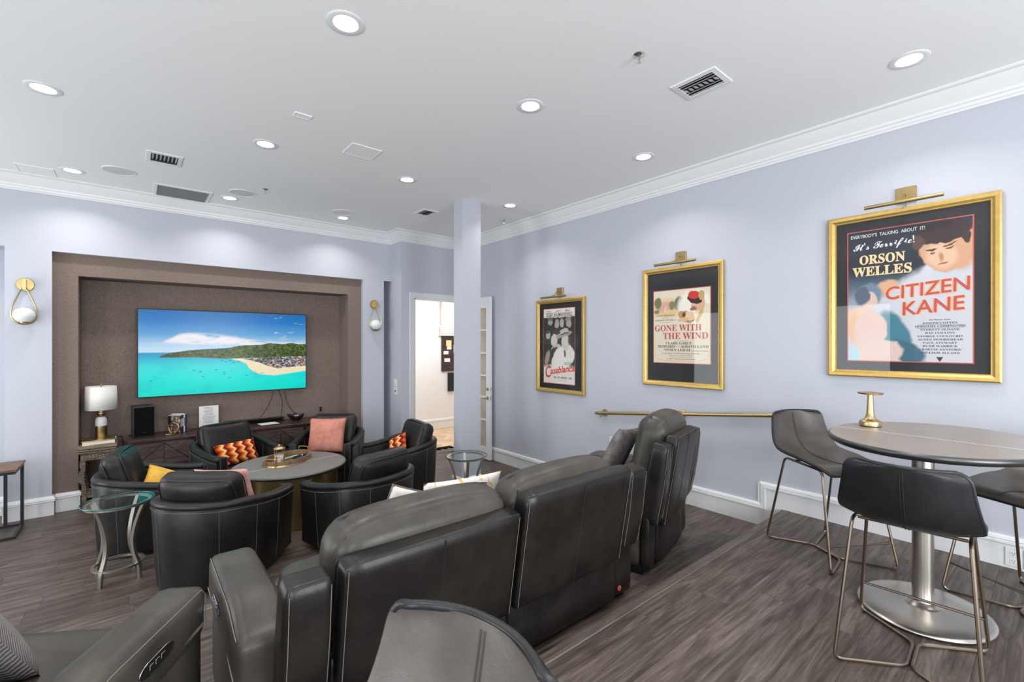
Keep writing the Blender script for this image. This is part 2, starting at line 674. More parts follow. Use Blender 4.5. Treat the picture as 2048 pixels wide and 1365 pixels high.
def slab(name, boxes, mat, parent=None):
    mb = MB()
    for b in boxes:
        mb.box(*b)
    o = mb.build(name, mat, parent)
    if parent is None:
        struct(o)
    return o


floor0 = slab('floor', [(XL, XR, 1.3, YB + 0.6, -0.1, -0.006)], 'floor')
floor1 = slab('floor.001', [(XL, XR, 1.40, 3.37, 0.0, Z1 - 0.006)], 'floor')
floor2 = slab('floor.002', [(XL, XR, YR, 1.52, 0.0, Z2 - 0.006)], 'floor')
tag(floor0, 'lower floor of grey brown wood planks under the swivel chairs')
tag(floor1, 'middle tier floor of grey brown wood planks under the recliners')
tag(floor2, 'upper tier floor of grey brown wood planks under the bar table')


def lay_planks(parent, x0, x1, y0, y1, z, pw=0.182, pl=1.22, mat='floor', seed=1):
    rnd = random.Random(seed)
    y = y0
    while y < y1 - 0.01:
        ye = min(y + pw, y1)
        x = x0 - rnd.random() * pl
        while x < x1:
            a, b = max(x, x0), min(x + pl, x1)
            if b - a > 0.03:
                cx, cy = (a + b) / 2, (y + ye) / 2
                hx, hy = (b - a) / 2 - 0.0003, (ye - y) / 2 - 0.0003
                mb = MB()
                e = 0.0009
                lo = [(-hx, -hy), (hx, -hy), (hx, hy), (-hx, hy)]
                hi = [(-hx + e, -hy + e), (hx - e, -hy + e), (hx - e, hy - e), (-hx + e, hy - e)]
                vl = [mb.bm.verts.new((p[0], p[1], -0.0055)) for p in lo]
                vm = [mb.bm.verts.new((p[0], p[1], -e)) for p in lo]
                vh = [mb.bm.verts.new((p[0], p[1], 0)) for p in hi]
                mb.bm.faces.new(vh)
                for i in range(4):
                    j = (i + 1) % 4
                    mb.bm.faces.new((vm[i], vm[j], vh[j], vh[i]))
                    mb.bm.faces.new((vl[i], vl[j], vm[j], vm[i]))
                mb.build('plank', mat, parent, (cx, cy, z))
            x += pl
        y = ye


lay_planks(floor0, -1.7, XR, 3.37, YB + 0.1, 0.0, seed=3)
lay_planks(floor1, -0.9, XR, 1.52, 3.30, Z1, seed=4)
lay_planks(floor2, 0.2, XR, -0.85, 1.455, Z2, seed=5)
# stair nosings
for k, (yn, zn) in enumerate(((1.52, Z2), (3.37, Z1))):
    mb = MB()
    sweep2d(mb, [(XL, 0), (XR, 0)], [(0.0, -0.03), (0.0, -0.006), (-0.004, 0.0), (-0.060, 0.003), (-0.066, -0.002), (-0.066, -0.03)],
            lambda p, h: (p.x, yn + 0.004 + p.y, zn + h))
    struct(mb.build('trim_%d' % (k + 1), 'nosing'))

slab('wall_left', [(XL - WT, XL, YR, YB + 0.6, 0, 0.25), (XL - WT, XL, YR, YB + 0.6, 2.62, ZC)] +
     [(XL - WT, XL, a, b, 0.25, 2.62) for a, b in ((YR, -1.0), (0.4, 2.05), (3.45, 4.9), (6.3, YB + 0.6))], 'wall')
slab('wall_rear', [(XL, XR, YR - WT, YR, 0, 0.75), (XL, XR, YR - WT, YR, 2.75, ZC)] +
     [(a, b, YR - WT, YR, 0.75, 2.75) for a, b in ((XL, -2.3), (-0.1, 0.9), (3.1, XR))], 'wall')
slab('wall_right', [(XR, XR + WT, YR, 6.58, -0.1, ZC)], 'wall')
# screen wall: front plane y=6.8 with recesses
NX0, NX1, NZ = -0.662, 2.696, 2.785       # outer recess
IX0, IX1, IZ = -0.464, 2.492, 2.550       # inner recess
RX0, RX1 = 3.030, 3.160                   # slot beside the pier
slab('wall_back', [(XL, 3.16, YB, YB + 0.07, 2.795, ZC),
                   (-1.0, NX0, YB, YB + 0.07, 0, 2.795), (NX1, RX0, YB, YB + 0.07, 0, 2.795),
                   (NX0, NX1, YB, YB + 0.07, NZ, 2.795),
                   (XL, 3.16, YB + 0.07, YB + 0.6, 2.795, ZC),
                   (-1.0, NX0 - 0.0, YB + 0.07, YB + 0.6, 0, 2.795), (NX1, RX0, YB + 0.07, YB + 0.6, 0, 2.795),
                   (XL, -1.0, YB + 0.30, YB + 0.6, 0, 2.795), (RX0, RX1, YB + 0.28, YB + 0.6, 0, 2.795),
                   (RX1, 3.20, 6.46, YB + 0.6, 0, ZC)], 'wall')
slab('wall_niche_left', [(NX0, IX0, YB + 0.07, YB + 0.45, 0, NZ)], 'niche')
slab('wall_niche_right', [(IX1, NX1, YB + 0.07, YB + 0.45, 0, NZ)], 'niche')
slab('wall_niche_top', [(IX0, IX1, YB + 0.07, YB + 0.45, IZ, NZ)], 'niche')
slab('wall_niche_back', [(IX0, IX1, YB + 0.45, YB + 0.6, 0, NZ)], 'niche')
DX0, DX1, DZ = 3.385, 4.225, 2.52
slab('wall_door', [(3.20, DX0, 6.46, 6.58, 0, ZC), (DX1, XR, 6.46, 6.58, 0, ZC), (DX0, DX1, 6.46, 6.58, DZ, ZC)], 'wall')
slab('ceiling', [(XL - WT, XR + WT, YR - WT, YB + 0.6, ZC, ZC + 0.1)], 'ceiling')
# hall beyond the door
slab('wall_hall_back', [(3.2, 7.2, 8.40, 8.52, 0, 3.0)], 'hall_wall')
slab('wall_hall_left', [(3.08, 3.20, 7.4, 8.52, 0, 3.0)], 'hall_wall')
slab('wall_hall_right', [(7.2, 7.32, 6.58, 8.52, 0, 3.0), (XR, 7.2, 6.46, 6.58, 0, 3.0)], 'hall_wall')
slab('ceiling.001', [(3.2, 7.2, 6.58, 8.45, 2.9, 3.0)], 'ceiling')
hallfloor = slab('floor.003', [(3.2, 7.2, 6.58, 8.5, -0.1, -0.006)], 'oak')
tag(hallfloor, 'hall floor of pale oak parquet beyond the doorway')
rnd = random.Random(2)
# herringbone blocks
bw, bl = 0.09, 0.45
ca = math.cos(PI / 4)
for i in range(-2, 18):
    for j in range(0, 5):
        for s in (0, 1):
            ux = i * bw * 1.0
            # lattice of the herringbone in its own frame
            ax, ay = i * bw + j * bl, i * bw - j * bl
            if s == 0:
                x0, x1, y0, y1 = ax, ax + bl, ay, ay + bw
            else:
                x0, x1, y0, y1 = ax, ax + bw, ay + bw, ay + bw + bl
            cx, cy = (x0 + x1) / 2, (y0 + y1) / 2
            wx, wy = 3.1 + (cx + cy) * ca * 1.0, 7.4 + (cy - cx) * ca + 1.2
            if not (3.5 < wx < 5.6 and 6.72 < wy < 8.2):
                continue
            mb = MB()
            mb.bbox(-bl / 2 + 0.0006, bl / 2 - 0.0006, -bw / 2 + 0.0006, bw / 2 - 0.0006, -0.0055, 0.0, 0.0012, 1)
            mb.build('parquet_block', 'oak', hallfloor, (wx, wy, 0.0), (0, 0, (-PI / 4 if s == 0 else PI / 4)))
struct(MB().box(DX0, DX1, 6.50, 6.60, 0.0, 0.005).build('trim_3', 'nosing'))

# crown moulding
crown = [(0, 0), (0.0, -0.165), (0.012, -0.165), (0.018, -0.150), (0.026, -0.146), (0.030, -0.128), (0.042, -0.122), (0.046, -0.104),
         (0.060, -0.088), (0.080, -0.062), (0.096, -0.036), (0.104, -0.022), (0.122, -0.018), (0.130, -0.010), (0.130, 0)]
mb = MB()
path = [(XR, YR), (XR, 6.46), (3.16, 6.46), (3.16, YB), (XL, YB), (XL, YR)]
sweep2d(mb, path, crown, lambda p, h: (p.x, p.y, ZC + h), closed=True)
struct(mb.build('trim_4', 'white', smooth=0.5))

# baseboards: board plus cap moulding
cap = [(0.002, 0.0), (0.002, 0.022), (-0.012, 0.022), (-0.018, 0.026), (-0.034, 0.028), (-0.042, 0.020), (-0.056, 0.020), (-0.060, 0.016), (-0.060, 0.0)]


def baseboard(name, pts3, mat='white', h=0.2, z0=0.0):
    """pts3 in plan, room on the left of travel"""
    mb = MB()
    prof = [(0, 0), (0.016, 0), (0.016, h - 0.058), (0.026, h - 0.052), (0.020, h - 0.040), (0.027, h - 0.034), (0.020, h - 0.014), (0.012, h - 0.004), (0, h)]
    sweep2d(mb, pts3, prof, lambda p, hh: (p.x, p.y, z0 + hh))
    return struct(mb.build(name, mat, smooth=0.5))


baseboard('baseboard_back', [(NX0, YB + 0.07), (NX0, YB), (-1.0, YB), (-1.0, YB + 0.30), (XL, YB + 0.30)])
baseboard('baseboard_niche', [(IX0, YB + 0.10), (IX0, YB + 0.07), (NX0 + 0.02, YB + 0.07)])
baseboard('baseboard_pilaster', [(RX0, YB + 0.02), (RX0, YB), (NX1, YB), (NX1, YB + 0.03)])
baseboard('baseboard_door', [(DX0 - 0.085, 6.46), (3.16, 6.46), (3.16, YB + 0.2)])
baseboard('baseboard_hall', [(7.2, 8.40), (3.2, 8.40)], h=0.22)
# right wall: stepped with the tiers
mb = MB()
steppath = [(6.46, 0.2), (3.40, 0.2), (3.40, Z1 + 0.2), (1.705, Z1 + 0.2), (1.705, Z2 + 0.2), (YR, Z2 + 0.2)]
prof = [(0.0, 0.0), (0.0, 0.012), (0.006, 0.020), (0.022, 0.026), (0.028, 0.020), (0.034, 0.027), (0.048, 0.026), (0.054, 0.016), (0.054, 0.0)]
sweep2d(mb, steppath, prof, lambda p, h: (XR - h, p.x, p.y))
for (a, b, zb, zt) in ((3.40, 6.46, 0, 0.2), (1.705, 3.40, Z1, Z1 + 0.2), (YR, 1.705, Z2, Z2 + 0.2)):
    mb.box(XR - 0.015, XR, a, b, zb, zt - 0.002)
mb.box(XR - 0.0142, XR, 3.36, 3.43, 0, Z1 + 0.15)
mb.box(XR - 0.0142, XR, 1.53, 1.72, Z1, Z2 + 0.19)
struct(mb.build('baseboard_right', 'white', smooth=0.5))

# square column
CX0, CX1, CY0, CY1 = 3.020, 3.290, 4.562, 4.745
colm = struct(MB().box(CX0, CX1, CY0, CY1, 0, ZC).build('column', 'wall'))
mb = MB()
sweep2d(mb, [(CX0, CY0), (CX0, CY1), (CX1, CY1), (CX1, CY0)],
        [(0, 0), (0.016, 0), (0.016, 0.142), (0.024, 0.150), (0.018, 0.162), (0.024, 0.170), (0.016, 0.19), (0, 0.2)],
        lambda p, h: (p.x, p.y, h), closed=True)
mb.build('column_base', 'white', colm, smooth=0.5)

# door casing
mb = MB()
sweep2d(mb, [(DX0, 0), (DX0, DZ), (DX1, DZ), (DX1, 0)], [(0, 0), (0, 0.012), (0.02, 0.016), (0.06, 0.020), (0.085, 0.026), (0.085, 0)],
        lambda p, h: (p.x, 6.46 - h, p.y))
mb.box(DX0 - 0.001, DX0 + 0.018, 6.46, 6.58, 0, DZ)
mb.box(DX1 - 0.018, DX1 + 0.001, 6.46, 6.58, 0, DZ)
mb.box(DX0, DX1, 6.46, 6.58, DZ - 0.018, DZ)
struct(mb.build('trim_5', 'white'))

# french door leaf swung back against the right wall
door = thing('door_1', 'white french door leaf swung open against right wall, six rows of panes', 'door', (0, 0, 0))
door['kind'] = 'structure'
dy0, dy1, dxa, dxb, dz0, dz1 = 5.580, 6.440, 4.200, 4.240, 0.012, 2.53
mb = MB()
mb.box(dxa, dxb, dy0, dy0 + 0.10, dz0, dz1).box(dxa, dxb, dy1 - 0.10, dy1, dz0, dz1)
mb.box(dxa, dxb, dy0 + 0.10, dy1 - 0.10, dz0, 0.19).box(dxa, dxb, dy0 + 0.10, dy1 - 0.10, 2.36, dz1)
mb.build('door_frame', 'white', door)
zz = [0.19, 0.62, 0.975, 1.31, 1.66, 2.02, 2.36]
for z in zz[1:-1]:
    MB().box(dxa + 0.004, dxb - 0.004, dy0 + 0.10, dy1 - 0.10, z - 0.012, z + 0.012).build('muntin', 'white', door)
MB().box(dxa + 0.004, dxb - 0.004, 5.998, 6.022, 0.19, 2.36).build('muntin', 'white', door)
for a, b in zip(zz, zz[1:]):
    for ya, yb in ((dy0 + 0.10, 5.998), (6.022, dy1 - 0.10)):
        MB().box(4.214, 4.218, ya, yb, a + 0.012, b - 0.012).build('pane', 'glass', door)
mb = MB()
mb.grid(lambda u, v: (4.228 + 0.007 * math.sin(u * 95) + 0.003 * math.sin(u * 41), dy0 + 0.09 + u * 0.68, 0.17 + v * 2.20), 90, 2)
mb.build('curtain', 'beige', door, smooth=FULL)
mb = MB()
mb.lathe([(0.0, 0), (0.026, 0), (0.026, 0.006), (0.012, 0.010), (0.012, 0.03), (0.0, 0.03)], n=16)
k = mb.build('deadbolt', 'gold', door, (dxa, dy0 + 0.055, 1.105), (0, -PI / 2, 0), SM)
mb = MB()
mb.lathe([(0.0, 0), (0.028, 0), (0.028, 0.007), (0.010, 0.012), (0.010, 0.045), (0.0, 0.045)], n=16)
mb.tube(fillet([(0, 0, 0.045), (0, 0.02, 0.048), (0, 0.11, 0.045)], 0.01), 0.008, 8)
mb.build('lever_handle', 'gold', door, (dxa, dy0 + 0.055, 0.965), (0, -PI / 2, 0), SM)
mb = MB()
mb.box(dxa + 0.01, dxb - 0.01, dy0 - 0.001, dy0 + 0.002, 1.08, 1.13).box(dxa + 0.01, dxb - 0.01, dy0 - 0.001, dy0 + 0.002, 0.93, 1.00)
mb.build('latch_plate', 'steel', door)

# windows of the left and rear walls (behind the viewer, seen in the picture glass)
wn = 2
for wy in WINDOW_Y:
    w = thing('window_%d' % wn, None, None, (XL, wy, 0))
    w['kind'] = 'structure'
    mb = MB()
    for a, b in ((-0.7, -0.64), (0.64, 0.7), (-0.03, 0.03)):
        mb.box(-0.09, -0.03, a, b, 0.25, 2.62)
    for a, b in ((0.25, 0.33), (0.95, 0.98), (1.5, 1.53), (2.05, 2.08), (2.55, 2.62)):
        mb.box(-0.09, -0.03, -0.7, 0.7, a, b)
    mb.build('window_frame', 'white', w)
    for s in (-1, 1):
        mb = MB()
        mb.grid(lambda u, v: (0.10 + 0.03 * math.sin(u * 36), s * (0.62 + u * 0.36), 0.27 + v * 2.5), 40, 2)
        mb.build('curtain', 'curtain', w, smooth=FULL)
    MB().tube([(0.10, -1.05, 2.80), (0.10, 1.05, 2.80)], 0.014, 8).build('curtain_rod', 'black', w, smooth=SM)
    wn += 1
for wx in (-1.2, 2.0):
    w = thing('window_%d' % wn, None, None, (wx, YR, 0))
    w['kind'] = 'structure'
    mb = MB()
    for a, b in ((-1.1, -1.03), (1.03, 1.1), (-0.03, 0.03)):
        mb.box(a, b, -0.09, -0.03, 0.75, 2.75)
    for a, b in ((0.75, 0.83), (1.73, 1.77), (2.68, 2.75)):
        mb.box(-1.1, 1.1, -0.09, -0.03, a, b)
    mb.build('window_frame', 'white', w)
    wn += 1
# ------------------------------------------------------------------ ceiling fittings
ROWN = {6.31: 'by the screen wall', 4.40: 'second row from the screen wall', 2.46: 'third row from the screen wall', 0.584: 'row nearest the posters end', -1.3: 'row behind the viewer'}


def downlight(x, y, label, trim=0.098):
    d = thing('downlight', label, 'downlight', (x, y, ZC), group='recessed ceiling downlights')
    mb = MB()
    mb.lathe([(0.064, 0.004), (0.066, -0.004), (0.092, -0.006), (trim, -0.002), (trim, 0.0)], n=32, close=False)
    mb.build('trim_ring', 'white', d, smooth=SM)
    mb = MB()
    mb.lathe([(0.064, -0.002), (0.050, 0.030)], n=32, close=False)
    mb.build('reflector', 'cone', d, smooth=FULL)
    mb = MB()
    mb.lathe([(0.0, -0.001), (0.062, -0.001)], n=32, close=False)
    mb.build('lens', 'lens', d)
    area_light('downlight_beam', (x, y, ZC - 0.012), (0, 0, 0), 0.13, 0.13, DOWNLIGHT_W, (1.0, 0.96, 0.91), math.radians(124), 'DISK')
    return d


dl_labels = {
    (0.88, 2.46): 'large looking round recessed downlight at the top of the ceiling, wide trim ring showing',
    (-0.47, 4.40): 'lit recessed downlight near the upper left of the ceiling, seen at a slant',
    (0.88, 4.40): 'lit recessed downlight between the small blank plate and the louvred register over the TV',
    (2.22, 2.46): 'starry lit downlight in mid ceiling, left of the nearest register',
    (3.63, 2.46): 'lit recessed downlight near the right crown moulding, above the framed posters',
    (3.63, 0.584): 'lit recessed downlight at the far upper right of the ceiling',
    (2.22, 4.40): 'lit recessed downlight just beside the square access panel',
    (-0.47, 6.31): 'lit downlight between the left access panel and a round speaker, by the crown',
    (0.88, 6.31): 'lit downlight touching the round speaker right of the grey return grille',
    (3.63, 4.40): 'small lit downlight right of the square column',
    (2.22, 6.31): 'small lit downlight by the round speaker nearest the column',
}
for x in LX:
    for y in LY:
        if (x, y) in dl_labels:
            downlight(x, y, dl_labels[(x, y)])
        elif (x, y) != (3.63, 6.31):
            area_light('downlight_beam', (x, y, ZC - 0.012), (0, 0, 0), 0.13, 0.13, DOWNLIGHT_W, (1.0, 0.96, 0.91), math.radians(124), 'DISK')

for x, y, lab in ((2.328, 1.609, 'fire sprinkler head beside the nearest register, with a round escutcheon'),
                  (1.139, 5.694, 'small dark sprinkler head right of the grey return grille'),
                  (4.002, 4.986, 'small dark sprinkler head near the right crown, past the column')):
    s = thing('sprinkler', lab, 'sprinkler', (x, y, ZC), group='ceiling sprinkler heads')
    mb = MB()
    mb.lathe([(0.0, -0.004), (0.012, -0.010), (0.030, -0.004), (0.034, 0.0)], n=20, close=False)
    mb.build('escutcheon', 'chrome', s, smooth=SM)
    mb = MB()
    mb.lathe([(0.008, 0), (0.009, -0.014), (0.005, -0.016), (0.0, -0.018)], n=10)
    mb.tube([(-0.008, 0, -0.01), (-0.010, 0, -0.03), (0, 0, -0.045)], 0.002, 6).tube([(0.008, 0, -0.01), (0.010, 0, -0.03), (0, 0, -0.045)], 0.002, 6)
    mb.build('frame_body', 'chrome', s, smooth=SM)
    MB().cyl((0, 0, -0.012), (0, 0, -0.043), 0.002, n=8).build('bulb', 'redline', s)
    mb = MB()
    mb.lathe([(0.0, -0.045), (0.012, -0.046), (0.012, -0.048), (0.0, -0.048)], n=14)
    mb.build('deflector', 'chrome', s)


def plate_panel(name, x0, x1, y0, y1, label, cat, group=None):
    o = thing(name, label, cat, ((x0 + x1) / 2, (y0 + y1) / 2, ZC), group=group)
    hx, hy = (x1 - x0) / 2, (y1 - y0) / 2
    mb = MB()
    sweep2d(mb, [(-hx, -hy), (hx, -hy), (hx, hy), (-hx, hy)], [(0, 0), (0, -0.006), (0.012, -0.006), (0.012, -0.002)], lambda p, h: (p.x, p.y, h), closed=True)
    mb.build('frame', 'ceiling', o)
    MB().box(-hx + 0.014, hx - 0.014, -hy + 0.014, hy - 0.014, -0.0045, -0.0005).build('panel', 'ceiling', o)
    return o


plate_panel('access_panel', 1.45, 1.72, 3.885, 4.145, 'flat square white access panel in the middle of the ceiling', 'access panel')
plate_panel('access_panel', -0.885, -0.612, 6.385, 6.69, 'flat white access panel against the crown at far left', 'access panel')
plate_panel('blank_plate', 0.926, 1.047, 3.635, 3.712, 'small white blank cover plate on the ceiling', 'cover plate')
for x, y, lab in ((-0.11, 6.012, 'round flush ceiling speaker left of the small louvred register'),
                  (0.962, 5.995, 'round flush ceiling speaker behind a downlight, right of the return grille'),
                  (2.124, 6.04, 'round flush beige ceiling speaker nearest the column')):
    s = thing('ceiling_speaker', lab, 'speaker', (x, y, ZC), group='round ceiling speakers')
    mb = MB()
    mb.lathe([(0.118, 0.0), (0.122, -0.007), (0.132, -0.007), (0.137, 0.0)], n=36, close=False)
    mb.build('rim', 'white', s, smooth=SM)
    mb = MB()
    mb.lathe([(0.0, -0.006), (0.06, -0.0055), (0.120, -0.004)], n=36, close=False)
    mb.build('grille', 'shade' if x > 2 else 'spkcloth', s, smooth=SM)


def register(x, y, lx, ly, label, rz=0.0, dark='dark', pattern='mixed', group='ceiling air registers', slatmat='white'):
    o = thing('air_register', label, 'vent', (x, y, ZC), rz, group)
    hx, hy = lx / 2, ly / 2
    bw = 0.035
    mb = MB()
    sweep2d(mb, [(-hx, -hy), (hx, -hy), (hx, hy), (-hx, hy)], [(0, 0), (0.003, -0.007), (bw, -0.010), (bw, 0.0)], lambda p, h: (p.x, p.y, h), closed=True)
    for sx in (-1, 1):
        mb.lathe([(0.004, -0.011), (0.0, -0.012)], (sx * (hx - 0.017), 0, 0), 8)
    mb.build('frame', 'white', o)
    MB().box(-hx + bw, hx - bw, -hy + bw, hy - bw, -0.0012, -0.0004).build('duct_shade_sheet', dark, o)  # flat sheet whose colour stands in for shade inside the duct
    ix, iy = hx - bw, hy - bw

    def slat(x0, x1, y0, y1, along):
        mb = MB()
        if along == 'x':
            mb.quad((x0, y0, -0.012), (x1, y0, -0.012), (x1, y1, -0.003), (x0, y1, -0.003))
        else:
            mb.quad((x0, y0, -0.012), (x1, y0, -0.003), (x1, y1, -0.003), (x0, y1, -0.012))
        mb.build('slat', slatmat, o, mods=None)
    if pattern == 'mixed':
        for k in (0, 1):
            slat(-ix + 0.008 + k * 0.030, -ix + 0.033 + k * 0.030, -iy, iy, 'y')
            slat(ix - 0.033 - k * 0.030, ix - 0.008 - k * 0.030, -iy, iy, 'y')
        n = max(3, int(2 * iy / 0.034))
        for k in range(n):
            yy = -iy + (k + 0.1) * 2 * iy / n
            slat(-ix + 0.070, ix - 0.070, yy, yy + 1.65 * iy / n, 'x')
    elif pattern == 'grid':
        n = 7
        for k in range(n):
            xx = -ix + (k + 0.3) * 2 * ix / n
            slat(xx, xx + 0.9 * ix / n, -iy, iy * 0.4, 'y')
        slat(-ix, ix, iy * 0.45, iy * 0.7, 'x')
    else:
        n = int(2 * iy / 0.018)
        for k in range(n):
            yy = -iy + (k + 0.1) * 2 * iy / n
            slat(-ix, ix, yy, yy + 1.2 * iy / n, 'x')
    return o


register(2.905, 1.525, 0.25, 0.31, 'white louvred air register on the ceiling between two right-hand downlights', dark='dark')
register(0.222, 5.353, 0.27, 0.31, 'small white louvred register over the TV, above the return grille', pattern='grid')
register(0.435, 6.463, 0.54, 0.50, 'long grey slatted return air grille beside the crown over the TV', pattern='fine', slatmat='grille', dark='grille')
register(2.972, 5.345, 0.23, 0.29, 'small white louvred register just left of the column top')

# ------------------------------------------------------------------ screen wall
# TV
TVW, TVH = 1.938, 1.092
tv = thing('television', 'large wall mounted flat TV showing a turquoise bay under blue sky', 'television', mx=wall_mx('B', (1.003, YB + 0.34, 1.690)))
MB().bbox(-TVW / 2, TVW / 2, -TVH / 2, TVH / 2, -0.045, 0, 0.004, 1).build('casing', 'black', tv)
MB().box(-0.35, 0.35, -0.25, 0.25, -0.104, -0.045).build('wall_bracket', 'blackmetal', tv)
t = NT('tv_seascape')
uv = t.coord('Generated')
u, v = t.sep(uv)[:2]
nz = t.noise(t.mapping(uv, (9, 9, 1)), 1.0, 4, 0.6)
nzf = t.noise(t.mapping(uv, (60, 40, 1)), 1.0, 4, 0.7)
nzc = t.noise(t.mapping(uv, (7, 15, 1)), 1.0, 5, 0.6, 0.4)


def curve(stops):
    return t.ramp(u, [(p, (c, c, c)) for p, c in stops])


def jit(base, amp, n_=nz):
    return t.math('ADD', base, t.math('MULTIPLY', t.math('SUBTRACT', n_, 0.5), amp))


sky = t.ramp(v, [(0.45, srgb(214, 232, 246)), (0.56, srgb(188, 220, 244)), (0.72, srgb(84, 160, 216)), (0.88, srgb(8, 120, 196)), (1.0, srgb(0, 106, 182))])
cl_lo = curve([(0.0, 0.60), (0.12, 0.60), (0.2, 0.60), (0.6, 0.56), (0.8, 0.55), (1.0, 0.56)])
cl_hi = curve([(0.0, 0.60), (0.12, 0.64), (0.20, 0.745), (0.25, 0.765), (0.40, 0.745), (0.58, 0.70), (0.70, 0.66), (1.0, 0.64)])
cm = t.math('MULTIPLY', t.sstep(v, t.math('SUBTRACT', cl_lo, 0.02), t.math('ADD', cl_lo, 0.04)), t.math('SUBTRACT', 1.0, t.sstep(jit(v, 0.10, nzc), t.math('SUBTRACT', cl_hi, 0.05), cl_hi)))
cm = t.math('MULTIPLY', cm, t.sstep(nzc, 0.30, 0.52))
wsp = t.math('MULTIPLY', t.sstep(nzc, 0.60, 0.72), t.sstep(u, 0.62, 0.8))
img = t.mix(t.math('MULTIPLY', t.math('MAXIMUM', cm, t.math('MULTIPLY', wsp, 0.5)), 0.92), sky, srgb(246, 240, 242))
# sea
sea = t.ramp(v, [(0.0, srgb(0, 226, 208)), (0.20, srgb(0, 232, 222)), (0.34, srgb(40, 222, 222)), (0.42, srgb(0, 188, 214)), (0.50, srgb(0, 140, 200)), (0.53, srgb(120, 190, 226))])
sea = t.mix(t.math('MULTIPLY', t.sstep(nz, 0.5, 0.62), 0.35), sea, srgb(0, 196, 206))
sea = t.mix(t.math('MULTIPLY', t.sstep(nzf, 0.6, 0.8), 0.4), sea, srgb(0, 166, 180))
img = t.mix(t.sstep(v, 0.508, 0.502), img, sea)
# far ridge
ridge = curve([(0.0, 0.50), (0.24, 0.50), (0.30, 0.54), (0.36, 0.545), (0.46, 0.56), (0.55, 0.555), (0.6, 0.5), (1.0, 0.5)])
img = t.mix(t.math('MULTIPLY', t.sstep(t.math('SUBTRACT', ridge, jit(v, 0.015)), 0.0, 0.004), t.sstep(v, 0.49, 0.5)), img, srgb(120, 176, 214))
# hill
top = curve([(0.0, 0.0), (0.09, 0.0), (0.10, 0.445), (0.12, 0.475), (0.16, 0.500), (0.25, 0.530), (0.40, 0.545), (0.5, 0.560), (0.58, 0.590), (0.68, 0.592), (0.75, 0.612), (0.84, 0.600), (0.90, 0.618), (0.95, 0.600), (1.0, 0.605)])
low = curve([(0.0, 0.45), (0.10, 0.443), (0.30, 0.440), (0.40, 0.425), (0.50, 0.415), (0.60, 0.420), (1.0, 0.42)])
hm = t.math('MULTIPLY', t.sstep(t.math('SUBTRACT', top, jit(v, 0.022)), 0.0, 0.004), t.sstep(t.math('SUBTRACT', jit(v, 0.012), low), 0.0, 0.004))
hill = t.mix(t.sstep(nzf, 0.4, 0.62), srgb(18, 46, 12), srgb(104, 120, 26))
hill = t.mix(t.math('MULTIPLY', t.sstep(nz, 0.45, 0.65), 0.6), hill, srgb(36, 66, 16))
hill = t.mix(t.math('MULTIPLY', t.sstep(v, 0.462, 0.44), t.sstep(u, 0.5, 0.3)), hill, srgb(110, 78, 52))
img = t.mix(hm, img, hill)
# sand and town
sl = curve([(0.0, 0.6), (0.50, 0.6), (0.51, 0.42), (0.56, 0.395), (0.60, 0.355), (0.615, 0.30), (0.65, 0.245), (0.70, 0.215), (0.78, 0.195), (0.88, 0.215), (1.0, 0.245)])
sm = t.math('MULTIPLY', t.sstep(t.math('SUBTRACT', jit(v, 0.010), sl), -0.02, 0.004), t.sstep(v, 0.425, 0.415))
img = t.mix(sm, img, t.mix(nzf, srgb(236, 214, 168), srgb(255, 244, 214)))
tl = curve([(0.0, 0.6), (0.57, 0.6), (0.58, 0.41), (0.68, 0.36), (0.74, 0.31), (0.80, 0.275), (0.86, 0.285), (1.0, 0.30)])
th = curve([(0.0, 0.4), (0.6, 0.415), (0.75, 0.425), (1.0, 0.435)])
tm = t.math('MULTIPLY', t.sstep(t.math('SUBTRACT', jit(v, 0.02, nzf), tl), 0.0, 0.006), t.sstep(jit(v, 0.02, nzf), t.math('ADD', th, 0.006), th))
vor = t.n('ShaderNodeTexVoronoi')
t.put(vor.inputs['Vector'], t.mapping(uv, (90, 60, 1)))
vor.inputs['Scale'].default_value = 1.0
tc = t.ramp(t.sep(vor.outputs['Color'])[0], [(0.0, srgb(60, 62, 66)), (0.3, srgb(120, 132, 140)), (0.5, srgb(206, 200, 190)), (0.68, srgb(176, 96, 66)), (0.85, srgb(104, 150, 176))], 'CONSTANT')
img = t.mix(tm, img, tc)
# boats
for bu, bv in ((0.06, 0.18), (0.29, 0.285), (0.325, 0.275), (0.325, 0.263), (0.34, 0.21), (0.415, 0.285), (0.465, 0.25), (0.465, 0.225), (0.495, 0.18), (0.60, 0.20), (0.655, 0.25), (0.655, 0.225), (0.70, 0.225), (0.47, 0.38), (0.52, 0.37), (0.55, 0.38), (0.45, 0.40), (0.50, 0.395)):
    du = t.math('ABSOLUTE', t.math('SUBTRACT', u, bu))
    dv = t.math('ABSOLUTE', t.math('SUBTRACT', v, bv))
    m = t.sstep(t.math('ADD', t.math('MULTIPLY', du, 1.0), t.math('MULTIPLY', dv, 2.4)), 0.014, 0.009)
    img = t.mix(t.math('MULTIPLY', m, 0.8), img, srgb(24, 50, 62))
t.set((0, 0, 0), 0.25, 0, 0.3, Emission_Color=img, Emission_Strength=0.87)
mb = MB()
mb.quad((-TVW / 2 + 0.010, -TVH / 2 + 0.012, 0.001), (TVW / 2 - 0.010, -TVH / 2 + 0.012, 0.001), (TVW / 2 - 0.010, TVH / 2 - 0.010, 0.001), (-TVW / 2 + 0.010, TVH / 2 - 0.010, 0.001))
mb.build('screen', t.mat, tv)

